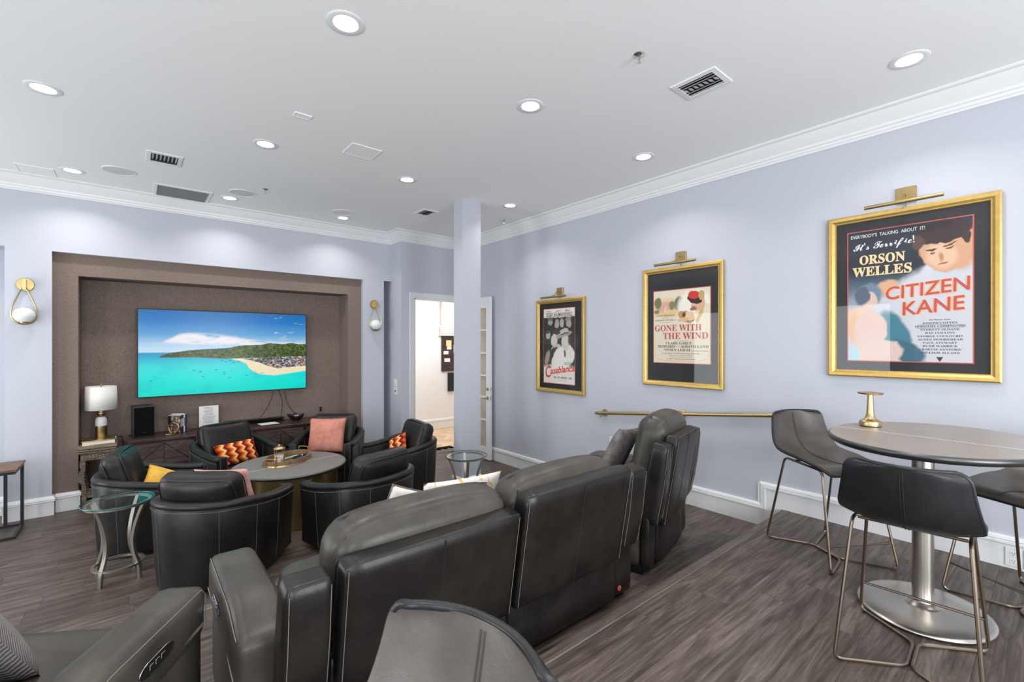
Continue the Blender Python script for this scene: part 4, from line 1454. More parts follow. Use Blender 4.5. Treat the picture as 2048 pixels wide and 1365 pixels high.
# books, turned so the first cover faces the room
BK = Matrix.Translation((0.385, 6.990, CZ + 0.0006)) @ Matrix.Rotation(math.radians(52), 4, 'Z')
bx = 0.0
for w_, h_, mat_, lab in ((0.030, 0.215, 'p_black', 'dark jacketed book with orange cover picture, first between the ring bookends'),
                          (0.030, 0.222, 'carvedgreen', 'dark green spined book, second between the ring bookends'),
                          (0.026, 0.228, 'paper', 'white spined book, third between the ring bookends'),
                          (0.030, 0.218, 'navy', 'navy blue book beside the far ring bookend')):
    if mat_ == 'carvedgreen':
        M[mat_] = plain('dark_green_jacket', (0.020, 0.032, 0.026), 0.4)
    if mat_ == 'navy':
        M[mat_] = plain('navy_jacket', (0.012, 0.022, 0.085), 0.4)
    if mat_ == 'p_black':
        mcov = blob_print('book_cover_print', (0.02, 0.016, 0.014), [(0.35, 0.75, 0.25, 0.18, 0.3, (0.50, 0.20, 0.06), 0.4), (0.55, 0.25, 0.3, 0.2, 0, (0.60, 0.24, 0.06), 0.5), (0.2, 0.5, 0.1, 0.2, 0, (0.5, 0.42, 0.30), 0.4), (0.7, 0.92, 0.25, 0.08, 0, (0.55, 0.45, 0.42), 0.4)], 0.1, 8)
    else:
        mcov = M[mat_]
    b = thing('book', lab, 'book', group='books between the ring bookends', mx=BK @ Matrix.Translation((bx, 0, 0)))
    mb = MB()
    mb.bbox(0, w_, -0.075, 0.075, 0, h_, 0.002, 1)
    mb.build('cover', mat_, b)
    if mat_ == 'p_black':
        mb = MB()
        mb.quad((-0.0006, 0.072, 0.003), (-0.0006, -0.072, 0.003), (-0.0006, -0.072, h_ - 0.003), (-0.0006, 0.072, h_ - 0.003))
        t = NT('cover_picture')
        g = t.coord('Generated')
        _, gv, gw = t.sep(g)[:3]
        n_ = t.noise(g, 4, 4, 0.6, 1)
        t.set(t.mix(t.sstep(n_, 0.5, 0.62), (0.02, 0.015, 0.012), t.mix(gw, (0.55, 0.20, 0.05), (0.50, 0.36, 0.26))), 0.35)
        mb.build('cover_picture', t.mat, b)
    MB().box(0.003, w_ - 0.003, -0.070, 0.073, h_ - 0.004, h_ + 0.0012).build('page_block', 'paper', b)
    if mat_ != 'navy':
        MB().box(w_ * 0.3, w_ * 0.75, -0.0758, -0.0749, h_ * 0.35, h_ * 0.8).build('spine_label', 'paper' if mat_ != 'paper' else 'ink', b)
    bx += w_ + 0.001


def bookend(x, y, label, flip):
    o = thing('bookend', label, 'bookend', group='gold ring bookends', mx=BK @ Matrix.Translation((x, y, 0)))
    mb = MB()
    pts = [(0.0, 0.062 * math.sin(a), 0.068 - 0.062 * math.cos(a)) for a in [0.35 + (2 * PI - 0.7) * i / 22 for i in range(23)]]
    mb.tube(pts, 0.006, 8)
    mb.build('upright_ring', 'gold', o, smooth=SM)
    mb = MB()
    s = -1 if flip else 1
    pts = [(-s * (0.075 - 0.062 * math.cos(a)) + s * 0.01, 0.050 * math.sin(a), 0.007) for a in [0.35 + (2 * PI - 0.7) * i / 22 for i in range(23)]]
    mb.tube(pts, 0.006, 8)
    mb.build('flat_ring', 'gold', o, smooth=SM)


bookend(-0.009, -0.005, 'gold ring bookend in front of the dark book, nearest the speaker', False)
bookend(bx + 0.008, -0.005, 'gold ring bookend on the far side, beside the navy book', True)
o = thing('paper_notice', 'white printed paper notice standing on the console before the niche wall', 'notice', (0.765, 7.17, CZ), 0.0)
MB().box(-0.108, 0.108, -0.002, 0.002, 0.0, 0.285).build('sheet', 'paper', o, rot=(-0.05, 0, 0))
mb = MB()
rr = random.Random(4)
for k in range(13):
    hw = (0.05 if k in (0,) else 0.04 + 0.035 * rr.random())
    zz_ = 0.262 - k * 0.0165
    mb.box(-hw, hw, -0.0028, -0.0020, zz_, zz_ + 0.0035)
mb.build('print_lines', 'ink', o, rot=(-0.05, 0, 0))
MB().box(-0.03, 0.03, 0.0, 0.05, 0.0, 0.004).build('easel_foot', 'whiteplastic', o)
sb = thing('soundbar', 'black soundbar lying along the back of the console', 'soundbar', (1.30, 7.14, CZ))
MB().bbox(-0.36, 0.36, -0.035, 0.035, 0.0, 0.062, 0.008, 2).build('body', 'black', sb)
MB().box(-0.34, 0.34, -0.0365, -0.035, 0.008, 0.054).build('grille_cloth', 'blackcloth', sb)
o = tag(MB().box(-0.115, 0.115, -0.09, 0.09, 0, 0.0015).build('paper_sheet', 'paper', None, (1.435, 6.99, CZ + 0.0005), (0, 0, 0.12)), 'white paper sheet lying flat on the console before the soundbar', 'paper')
bw_ = thing('decorative_bowl', 'small black bowl with wavy rim on the console right of the soundbar', 'bowl', (1.80, 7.02, CZ))
mb = MB()


def bowlf(u, v):
    a = u * 2 * PI
    r = 0.032 + 0.075 * v ** 0.8
    wv = 1 + 0.12 * v * math.sin(5 * a)
    return (r * wv * math.cos(a), r * wv * math.sin(a), 0.006 + 0.078 * v ** 1.5 + 0.012 * v * math.sin(5 * a + 1))


mb.grid(bowlf, 40, 8, cu=True)
o = mb.build('bowl_shell', 'black', bw_, smooth=FULL)
o.modifiers.new('thick', 'SOLIDIFY').thickness = 0.005
mb = MB()
mb.lathe([(0.0, 0.0), (0.034, 0.0), (0.034, 0.008), (0.0, 0.008)], n=18)
mb.build('foot_ring', 'black', bw_)
for x_, y_, z_, r_ in ((-0.015, -0.01, 0.058, 0.020), (0.026, 0.012, 0.060, 0.019)):
    mb = MB()
    mb.lathe([(0, -r_)] + [(r_ * math.cos(b), r_ * math.sin(b)) for b in [(-PI / 2) + PI * i / 8 for i in range(1, 8)]] + [(0, r_)], n=14)
    mb.build('glass_pebble', 'grille', bw_, (x_, y_, z_), smooth=FULL)

# carved lamp table
lt = thing('carved_side_table', 'weathered carved wood side table with curved legs in the niche corner', 'side table', (-0.305, 6.955, 0))
for i, (o_, za, zb) in enumerate(((0.165, 0.657, 0.682), (0.160, 0.634, 0.653), (0.155, 0.606, 0.630))):
    MB().bbox(-o_, o_, -o_ - 0.055, o_ + 0.055, za, zb, 0.007, 2).build('top_moulding' if i else 'table_top', 'carved', lt)
for za in (0.629, 0.652):
    MB().box(-0.146, 0.146, -0.20, 0.20, za, za + 0.006).build('painted_shadow_strip', 'black', lt)  # black strips stand in for the shade between the mouldings
mb = MB()
mb.bbox(-0.135, 0.135, -0.190, 0.190, 0.53, 0.606, 0.004, 1)
for k in range(9):
    mb.bbox(-0.125 + k * 0.028, -0.105 + k * 0.028, -0.197, -0.19, 0.548, 0.588, 0.004, 1)
mb.build('apron', 'carved', lt)
for sx in (-1, 1):
    for sy in (-1, 1):
        mb = MB()
        poly = [(0.0, 0.53), (0.045, 0.53), (0.045, 0.47), (0.035, 0.44), (0.050, 0.41), (0.058, 0.36), (0.052, 0.31), (0.030, 0.275), (0.030, 0.02), (0.040, 0.0), (-0.010, 0.0), (-0.006, 0.25), (0.004, 0.30), (0.014, 0.34), (0.010, 0.40), (0.0, 0.43)]
        mb.prism([(sx * (0.108 + p[0] - 0.01), p[1]) for p in poly], lambda p: (p[0], sy * 0.145, p[1]), lambda p: (p[0], sy * 0.19, p[1]))
        for k in range(10):
            zz_ = 0.05 + k * 0.045
            mb.box(sx * 0.112 - 0.010, sx * 0.112 + 0.010, sy * 0.19 - 0.003, sy * 0.19 + 0.003, zz_, zz_ + 0.022)
        mb.build('leg', 'carved', lt)
mb = MB()
mb.bbox(-0.12, 0.12, -0.175, 0.175, 0.12, 0.14, 0.004, 1)
for k in range(4):
    mb.box(-0.12, 0.12, -0.178, -0.170, 0.145 + 0.022 * k, 0.155 + 0.022 * k)
mb.build('lower_shelf', 'carved', lt)
TZ = 0.682
lp = thing('table_lamp', 'table lamp with white drum shade, marble and brass bottle base', 'table lamp', (-0.285, 7.02, TZ + 0.052))
mb = MB()
mb.lathe([(0.0, 0.0), (0.051, 0.0), (0.053, 0.006), (0.053, 0.135), (0.0, 0.135)], n=28)
mb.build('brass_base', 'gold', lp, smooth=SM)
mb = MB()
mb.lathe([(0.051, 0.135), (0.052, 0.185), (0.048, 0.215), (0.034, 0.235), (0.0, 0.240)], n=28)
mb.build('marble_body', 'marble', lp, smooth=SM)
mb = MB()
mb.lathe([(0.0, 0.240), (0.022, 0.242), (0.036, 0.262), (0.040, 0.275), (0.036, 0.290), (0.016, 0.306), (0.008, 0.312), (0.008, 0.345), (0.0, 0.345)], n=24)
mb.build('neck', 'brass', lp, smooth=SM)
mb = MB()
mb.lathe([(0.146, 0.320), (0.136, 0.585)], n=40, close=False)
o = mb.build('lamp_shade', 'shade', lp, smooth=FULL)
o.modifiers.new('thick', 'SOLIDIFY').thickness = 0.003
mb = MB()
mb.tube([(-0.135, 0, 0.575), (0.135, 0, 0.575)], 0.002, 6).tube([(0, -0.135, 0.575), (0, 0.135, 0.575)], 0.002, 6)
mb.cyl((0, 0, 0.345), (0, 0, 0.60), 0.004, n=8)
mb.build('harp', 'brass', lp, smooth=SM)
mb = MB()
mb.lathe([(0, 0.592)] + [(0.014 * math.cos(b), 0.606 + 0.014 * math.sin(b)) for b in [(-PI / 2) + PI * i / 8 for i in range(1, 8)]] + [(0, 0.620)], n=16)
mb.build('finial', 'brass', lp, smooth=FULL)
bk = thing('closed_book', 'thick pale gilt edged book lying under the table lamp', 'book', (-0.300, 6.93, TZ + 0.0006), 0.06)
MB().bbox(-0.145, 0.135, -0.115, 0.125, 0.0, 0.008, 0.002, 1).build('cover', 'brass', bk)
MB().bbox(-0.138, 0.132, -0.108, 0.120, 0.008, 0.043, 0.002, 1).build('page_block', 'cream', bk)
MB().bbox(-0.145, 0.135, -0.115, 0.125, 0.043, 0.051, 0.002, 1).build('cover', 'brass', bk)
gl = thing('votive_glass', 'small clear votive glass beside the table lamp base', 'glass', (-0.175, 7.12, TZ + 0.0006))
mb = MB()
mb.lathe([(0.0, 0.0), (0.028, 0.0), (0.032, 0.06), (0.029, 0.06), (0.026, 0.006), (0.0, 0.006)], n=20, close=False)
mb.build('glass_body', 'tglass', gl, smooth=SM)
mb = MB()
mb.lathe([(0.0, 0.006), (0.025, 0.006), (0.026, 0.03), (0.0, 0.03)], n=20)
mb.build('wax', 'cream', gl, smooth=SM)
cb = tag(MB().tube(fillet([(-0.24, 7.12, 0.735), (-0.15, 7.19, 0.69), (-0.11, 7.21, 0.70), (-0.095, 7.18, 0.60), (-0.09, 7.20, 0.30), (-0.09, 7.20, 0.0)], 0.04), 0.004, 6).build('lamp_cord', 'black', smooth=SM), 'black lamp cord running off the carved side table behind', 'cord')
# ------------------------------------------------------------------ swivel tub chairs round the low table
TCX, TCY, TTZ, TR = 1.265, 5.150, 0.550, 0.548


def sm01(x, a, b):
    q = max(0.0, min(1.0, (x - a) / (b - a)))
    return q * q * (3 - 2 * q)


def make_tub():
    """faces local +x, origin on the floor under its middle"""
    ch = thing('swivel_chair', 'x', 'armchair', group='charcoal leather tub chairs around the low round table')
    W, XF, XB = 0.415, 0.385, 0.405
    xs = -0.03          # where the arms turn into the round back
    N = 44
    plan = []
    for i in range(12):
        f = i / 11
        plan.append((XF + (xs - XF) * f, W * (0.955 + 0.045 * f), PI / 2))
    for i in range(1, N):
        a = PI / 2 + PI * i / N
        e = 0.86
        c_, s_ = math.cos(a), math.sin(a)
        plan.append((xs + (XB + xs) * math.copysign(abs(c_) ** e, c_), W * math.copysign(abs(s_) ** e, s_), a))
    for i in range(12):
        f = 1 - i / 11
        plan.append((XF + (xs - XF) * f, -W * (0.955 + 0.045 * f), -PI / 2))
    # arc length from the middle of the back
    L = [0.0]
    for p, q in zip(plan, plan[1:]):
        L.append(L[-1] + math.hypot(q[0] - p[0], q[1] - p[1]))
    mid = L[-1] / 2
    T = 0.082

    def rim(i):
        s = abs(L[i] - mid) / mid
        return 0.668 - 0.085 * sm01(s, 0.30, 0.95)

    def nrm(i):
        a, b = plan[max(i - 1, 0)], plan[min(i + 1, len(plan) - 1)]
        dx, dy = b[0] - a[0], b[1] - a[1]
        l = math.hypot(dx, dy)
        return (-dy / l, dx / l)    # inward on this travel direction

    def pt(i, inset, z):
        nx, ny = nrm(i)
        k = (z - 0.05) / 0.6
        sc = 0.925 + 0.075 * min(1, max(0, k)) ** 0.8
        x, y = plan[i][0], plan[i][1]
        return ((x if x > 0 else x) * (sc if x < 0.2 else 1 - (1 - sc) * 0.25) + nx * inset, y * sc + ny * inset, z)
    # inward direction: towards the seat
    if nrm(0)[1] * plan[0][1] > 0:
        sgn = -1
    else:
        sgn = 1
    mb = MB()
    rings = []
    for i in range(len(plan)):
        h = rim(i)
        prof = [(0.0, 0.045), (0.0, 0.20), (0.0, 0.40), (0.0, h - 0.055), (0.012, h - 0.030), (T - 0.012, h - 0.030), (T, h - 0.055), (T, 0.36), (T, 0.10), (T, 0.045)]
        rings.append([mb.bm.verts.new(pt(i, sgn * o_, z_)) for o_, z_ in prof])
    K = 10
    for a, b in zip(rings, rings[1:]):
        for j in range(K):
            q = (j + 1) % K
            mb.bm.faces.new((a[j], a[q], b[q], b[j]))
    mb.bm.faces.new(rings[0][::-1])
    mb.bm.faces.new(rings[-1])
    mb.build('shell', 'leather', ch, smooth=0.9)
    # padded rail along the top edge and down the arm fronts
    pts = [pt(i, sgn * T / 2, rim(i) - 0.030) for i in range(len(plan))]
    mb = MB()
    mb.tube(pts, 0.047, 12, flat=(1.0, 0.72))
    mb.build('padded_rim', 'leather', ch, smooth=FULL)
    for e in (0, len(plan) - 1):
        p = pt(e, sgn * T / 2, 0)
        mb = MB()
        mb.bbox(p[0] - 0.015, p[0] + 0.022, p[1] - T / 2 - 0.006, p[1] + T / 2 + 0.006, 0.05, rim(e) - 0.004, 0.012, 3)
        mb.build('arm_front', 'leather', ch, smooth=SM)
    # pale thread seams
    mb = MB()
    mb.tube([pt(i, sgn * -0.004, rim(i) - 0.062) for i in range(len(plan))], 0.0014, 4)
    n = len(plan)
    for f in (0.10, 0.24, 0.385, 0.615, 0.76, 0.90):
        i = int(f * (n - 1))
        mb.tube([pt(i, sgn * -0.002, z_) for z_ in (0.05, 0.2, 0.4, rim(i) - 0.062)], 0.0014, 4)
    for f in (0.14, 0.86):
        i = int(f * (n - 1))
        mb.tube([pt(i, sgn * (T + 0.002), z_) for z_ in (0.36, 0.46, rim(i) - 0.05)], 0.0014, 4)
    for e in (0, n - 1):
        p = pt(e, sgn * T / 2, 0)
        for s in (-1, 1):
            mb.tube([(p[0] + 0.024, p[1] + s * T * 0.40, 0.06), (p[0] + 0.024, p[1] + s * T * 0.40, rim(e) - 0.02)], 0.0014, 4)
    mb.build('seam_thread', 'stitch', ch)
    mb = MB()
    mb.puff(0.60, 0.64, 0.20, 0.03, 4)
    mb.build('seat_base', 'leather', ch, (0.035, 0, 0.150), smooth=SM)
    mb = MB()
    mb.puff(0.58, 0.645, 0.155, 0.06, 9, (0.0, 0.0, 0.025))
    mb.build('seat_cushion', 'leather', ch, (0.085, 0, 0.305), smooth=FULL)
    cu = bpy.data.objects.new('back_cushion', None)
    # loose back cushion
    def bend(p):
        return Vector((p.x - 0.35 * p.y * p.y * (-1) - 0.02, p.y, p.z))
    mb = MB()
    mb.puff(0.165, 0.575, 0.45, 0.070, 10, (0.030, 0.0, 0.010), fn=bend)
    mb.build('back_cushion', 'leather', ch, (-0.185, 0, 0.630), (0, -0.30, 0), FULL)
    bpy.data.objects.remove(cu)
    mb = MB()
    for sx in (0.052, -0.052):
        loop = []
        for k in range(48):
            a = 2 * PI * k / 48
            c_, s_ = math.cos(a), math.sin(a)
            y = 0.277 * math.copysign(abs(c_) ** 0.32, c_)
            z = 0.214 * math.copysign(abs(s_) ** 0.32, s_)
            loop.append(bend(Vector((sx + (0.012 if sx > 0 else -0.012), y, z))))
        mb.tube(loop, 0.0048, 6, closed=True)
    mb.build('cushion_piping', 'piping', ch, (-0.185, 0, 0.630), (0, -0.30, 0), FULL)
    mb = MB()
    mb.lathe([(0.0, 0.0), (0.27, 0.0), (0.27, 0.025), (0.10, 0.045), (0.0, 0.045)], n=28)
    mb.build('swivel_base', 'black', ch, smooth=SM)
    return ch


tub = make_tub()
TUBS = {
    'A': (170, 'charcoal tub chair at left with a yellow pillow, side towards the carved table'),
    'B': (230.5, 'charcoal tub chair seen from behind with a pink pillow, beside the left glass table'),
    'C': (288.5, 'charcoal tub chair seen from behind between the low table and the loveseat'),
    'D': (110, 'charcoal tub chair facing out with a zigzag pillow, before the console'),
    'E': (55, 'charcoal tub chair facing out with a square salmon pillow, right of the zigzag one'),
    'F': (-4, 'charcoal tub chair at right near the doorway with a small zigzag pillow'),
}
RC = 0.765 + 0.385
CH = {}
OFF = {'A': (0, 0), 'B': (0, 0), 'C': (0, 0), 'D': (0.045, 0.0), 'E': (0.055, 0.01), 'F': (0.065, 0.0)}
for k, (deg, lab) in TUBS.items():
    a = math.radians(deg)
    p = (TCX + RC * math.cos(a) + OFF[k][0], TCY + RC * math.sin(a) + OFF[k][1], 0)
    rz = a + PI
    if k == 'A':
        tub.location = p
        tub.rotation_euler = (0, 0, rz)
        tub['label'] = lab
        CH[k] = tub
    else:
        CH[k] = dup(tub, p, rz, lab)


def chair_mx(k):
    deg = TUBS[k][0]
    a = math.radians(deg)
    return Matrix.Translation((TCX + RC * math.cos(a) + OFF[k][0], TCY + RC * math.sin(a) + OFF[k][1], 0)) @ Matrix.Rotation(a + PI, 4, 'Z')


def pillow(name, w, h, t, mat, label, mx, group=None, trim=None, n=18):
    """pillow in its local xy plane, thickness along z"""
    mb = MB()
    for s in (1, -1):
        def fn(u, v):
            a, b = 2 * u - 1, 2 * v - 1
            a, b = math.copysign(abs(a) ** 0.85, a), math.copysign(abs(b) ** 0.85, b)
            th = t / 2 * ((1 - a ** 4) * (1 - b ** 4)) ** 0.55 * (0.72 + 0.28 * (1 - a * a) * (1 - b * b))
            x = w / 2 * a * (1 - 0.055 * (1 - b * b))
            y = h / 2 * b * (1 - 0.055 * (1 - a * a))
            return (x, y, s * th + 0.004 * math.sin(7 * a + 3 * b) * (1 - a * a) * (1 - b * b))
        mb.grid(fn, n, n)
    bmesh.ops.remove_doubles(mb.bm, verts=mb.bm.verts[:], dist=0.0006)
    o = mb.build(name, mat, None, smooth=FULL)
    o.matrix_world = mx
    tag(o, label, 'pillow', group)
    if trim:
        mb = MB()
        loop = []
        for k in range(60):
            q = k / 60 * 4
            e, f = int(q), q - int(q)
            a, b = [(-1 + 2 * f, -1), (1, -1 + 2 * f), (1 - 2 * f, 1), (-1, 1 - 2 * f)][e]
            loop.append((w / 2 * a * (1 - 0.055 * (1 - b * b)), h / 2 * b * (1 - 0.055 * (1 - a * a)), 0))
        mb.tube(loop, 0.004, 6, closed=True)
        mb.build('piping', trim, o, smooth=FULL)
    return o


def stand(base, x, y, z, lean=0.3, yaw=0.0, roll=0.0):
    """pillow standing in a chair that faces local +x: its face looks along +x, leaning back"""
    r = Matrix(((0, 0, 1), (1, 0, 0), (0, 1, 0))).to_4x4()      # x->y, y->z, z->x
    return base @ Matrix.Translation((x, y, z)) @ Matrix.Rotation(yaw, 4, 'Z') @ Matrix.Rotation(-lean, 4, 'Y') @ r @ Matrix.Rotation(roll, 4, 'Z')


pillow('throw_pillow', 0.47, 0.27, 0.11, 'zigzag', 'orange zigzag lumbar pillow on the chair before the paper notice', stand(chair_mx('D'), 0.06, 0.0, 0.528, 0.50, 0, 0.03))
pillow('throw_pillow', 0.46, 0.45, 0.14, 'salmon', 'square salmon velvet pillow on the chair at the console end', stand(chair_mx('E'), 0.075, -0.02, 0.622, 0.32))
pillow('throw_pillow', 0.27, 0.24, 0.09, 'zigzag', 'small orange zigzag pillow on the chair near the doorway, one corner up', stand(chair_mx('F'), 0.02, -0.06, 0.585, 0.55, 0.3, 0.6))
pillow('throw_pillow', 0.27, 0.26, 0.09, 'mustard', 'mustard yellow pillow on the chair by the carved table, one corner up', stand(chair_mx('A'), 0.075, -0.03, 0.562, 0.85, -0.7, 0.78))
pillow('throw_pillow', 0.46, 0.40, 0.13, 'pink', 'dusty pink pillow showing behind the tub chair cushion by the left glass table', stand(chair_mx('B'), 0.035, -0.03, 0.630, 0.32, -0.1, -0.05))

# low round table
ct = thing('coffee_table', 'low round table with zinc top and patinated brass drum between the tub chairs', 'coffee table', (TCX, TCY, 0))
mb = MB()
mb.lathe([(0.0, TTZ - 0.030), (TR - 0.012, TTZ - 0.030), (TR - 0.002, TTZ - 0.022), (TR, TTZ - 0.012), (TR - 0.004, TTZ - 0.004), (TR - 0.012, TTZ)], n=72, close=False)
mb.build('table_edge', 'zincedge', ct, smooth=SM)
mb = MB()
mb.lathe([(TR - 0.012, TTZ), (0.0, TTZ + 0.0002)], n=72, close=False)
mb.build('table_top', 'zinc_dark', ct)
ang = math.atan2(5.195 - 5.042, 1.771 - 0.792)
mb = MB()
mb.box(-TR + 0.03, TR - 0.03, -0.0015, 0.0015, TTZ, TTZ + 0.0008)
mb.build('soldered_seam', 'p_white', ct, (0.0, -0.02, 0), (0, 0, ang))
mb = MB()
mb.lathe([(0.46, 0.0), (0.46, TTZ - 0.030)], n=56)
mb.build('drum', 'darkbrass', ct, smooth=SM)

# oval tray with its things
TA = ang + 0.62
tr = thing('serving_tray', 'oval walnut and brass tray with two handles on the low table', 'tray', (1.275, 5.300, TTZ + 0.001), TA)
ra, rb = 0.295, 0.20
mb = MB()
mb.lathe([(0.0, 0.0), (0.97, 0.0), (0.97, 0.006), (0.0, 0.006)], n=48, sx=ra, sy=rb)
mb.build('tray_floor', 'gold', tr)
mb = MB()
mb.grid(lambda u, v: ((ra * (1.0 if v in (0, 1 / 3) else 0.945) if True else 0) * math.cos(2 * PI * u),
                      (rb * (1.0 if v in (0, 1 / 3) else 0.92)) * math.sin(2 * PI * u),
                      [0.0, 0.052, 0.052, 0.0][int(round(v * 3))]), 56, 4, cu=True)
mb.build('tray_wall', 'traywood', tr, smooth=SM)
mb = MB()
mb.grid(lambda u, v: ((ra + 0.001 + 0.004 * (1 - v)) * math.cos(2 * PI * u), (rb + 0.001 + 0.004 * (1 - v)) * math.sin(2 * PI * u), 0.014 * v), 56, 2, cu=True)
mb.build('brass_band', 'brass', tr, smooth=FULL)
for s in (-1, 1):
    mb = MB()
    x_ = s * (ra * 0.965 + 0.014)
    mb.tube(fillet([(x_, -0.055, 0.006), (x_, -0.055, 0.088), (x_, 0.055, 0.088), (x_, 0.055, 0.006)], 0.02), 0.0045, 8)
    mb.build('handle', 'brass', tr, smooth=SM)
jz = TTZ + 0.0075
jar = thing('candle_jar', 'floral candle jar with gold knobbed lid standing on the tray', 'candle jar', (1.175, 5.225, jz))
mb = MB()
mb.lathe([(0.0, 0.0), (0.046, 0.0), (0.048, 0.004), (0.048, 0.085), (0.0, 0.085)], n=28)
mb.build('printed_candle', 'candle', jar, smooth=SM)
mb = MB()
mb.lathe([(0.050, 0.0), (0.050, 0.150)], n=28, close=False)
mb.build('glass_wall', 'glass', jar, smooth=FULL)
mb = MB()
for k in range(4):
    a = PI / 4 + k * PI / 2
    mb.cyl((0.052 * math.cos(a), 0.052 * math.sin(a), 0.0), (0.052 * math.cos(a), 0.052 * math.sin(a), 0.155), 0.003, n=6)
mb.build('wire_cage', 'gold', jar, smooth=SM)
mb = MB()
mb.lathe([(0.0, 0.148), (0.056, 0.148), (0.058, 0.154), (0.050, 0.162), (0.026, 0.172), (0.008, 0.176), (0.008, 0.180), (0.012, 0.186), (0.010, 0.193), (0.0, 0.196)], n=28)
mb.build('lid', 'gold', jar, smooth=SM)
for (x_, y_, rz_, m_, lab) in ((1.315, 5.350, 0.45, 'mint', 'pale green marker pen lying in the tray'), (1.405, 5.355, 0.42, 'navy', 'navy blue marker pen with white collar lying in the tray')):
    if m_ == 'mint':
        M['mint'] = plain('mint_plastic', (0.45, 0.58, 0.42), 0.35)
    p = thing('marker_pen', lab, 'pen', (x_, y_, jz + 0.0125), rz_, 'pens in the tray')
    MB().cyl((-0.075, 0, 0), (0.035, 0, 0), 0.010, n=12).build('barrel', m_, p, smooth=SM)
    MB().cyl((0.035, 0, 0), (0.080, 0, 0), 0.011, n=12).build('cap', m_, p, smooth=SM)
    MB().cyl((0.028, 0, 0), (0.036, 0, 0), 0.0114, n=12).build('collar', 'paper', p, smooth=SM)


# ------------------------------------------------------------------ glass topped end tables
def glass_table(x, y, label, rz=0.0, r=0.225, h=0.600):
    g = thing('glass_end_table', label, 'end table', (x, y, 0), rz, 'round glass end tables with curved legs')
    mb = MB()
    mb.lathe([(r - 0.004, h), (0.0, h)], n=56, close=False)
    mb.build('glass_top', 'tglass', g)
    mb = MB()
    mb.lathe([(r - 0.004, h - 0.010), (r, h - 0.007), (r, h - 0.003), (r - 0.004, h)], n=56, close=False)
    mb.build('glass_edge', 'gedge', g, smooth=FULL)
    mb = MB()
    mb.lathe([(r - 0.040, h - 0.028), (r - 0.022, h - 0.028), (r - 0.022, h - 0.012), (r - 0.040, h - 0.012), (r - 0.040, h - 0.028)], n=48, close=False)
    mb.build('upper_ring', 'champagne', g)
    mb = MB()
    rl = 0.160
    mb.lathe([(rl - 0.022, 0.105), (rl, 0.105), (rl, 0.120), (rl - 0.022, 0.120), (rl - 0.022, 0.105)], n=48, close=False)
    mb.build('lower_ring', 'champagne', g)
    for k in range(4):
        a = PI / 4 + k * PI / 2
        prof = [(0.195, h - 0.020), (0.165, h - 0.085), (0.128, h - 0.19), (0.108, 0.30), (0.118, 0.20), (0.150, 0.115), (0.158, 0.085), (0.160, 0.0)]
        # smooth the leg line
        sm = fillet([(p[0], 0, p[1]) for p in prof], 0.09, 4)
        mb = MB()
        rings = []
        for i, p in enumerate(sm):
            q0, q1 = sm[max(i - 1, 0)], sm[min(i + 1, len(sm) - 1)]
            d = (q1 - q0).normalized()
            nx = Vector((-d.z, 0, d.x))
            ww = 0.013 if p.z > 0.09 else 0.013 * (0.75 + 0.25 * p.z / 0.09)
            tt = 0.010
            rings.append([mb.bm.verts.new(p + nx * sx * tt + Vector((0, sy * ww, 0))) for sx, sy in ((-1, -1), (1, -1), (1, 1), (-1, 1))])
        for A, B in zip(rings, rings[1:]):
            for j in range(4):
                mb.bm.faces.new((A[j], A[(j + 1) % 4], B[(j + 1) % 4], B[j]))
        mb.bm.faces.new(rings[0])
        mb.bm.faces.new(rings[-1])
        mb.build('leg', 'champagne', g, None, (0, 0, a), 0.6)
    return g


glass_table(-0.090, 4.650, 'round glass end table with curved champagne legs at left before two tub chairs', 0.12)
glass_table(2.776, 4.115, 'round glass end table with curved legs in front of the square column', 0.30)

# C-shaped side table at the left edge
c = thing('side_table', 'rustic wood side table on black bar frame at the left wall', 'side table', (-1.135, 6.39, 0))
MB().bbox(-0.30, 0.305, -0.235, 0.225, 0.625, 0.645, 0.003, 1).build('table_top', 'rustic', c)
mb = MB()
b_ = 0.012
for z0 in (0.0, 0.601):
    mb.box(-0.29, 0.295, 0.20, 0.224, z0, z0 + 0.024)
    mb.box(-0.29, 0.295, -0.225, -0.201, z0, z0 + 0.024)
    mb.box(-0.29, -0.266, -0.201, 0.20, z0, z0 + 0.024)
    mb.box(0.271, 0.295, -0.201, 0.20, z0, z0 + 0.024)
mb.build('bar_frame', 'blackmetal', c)
for k in range(6):
    x_ = -0.29 + k * 0.1122
    MB().box(x_, x_ + 0.024, 0.20, 0.224, 0.024, 0.601).build('upright_bar', 'blackmetal', c)


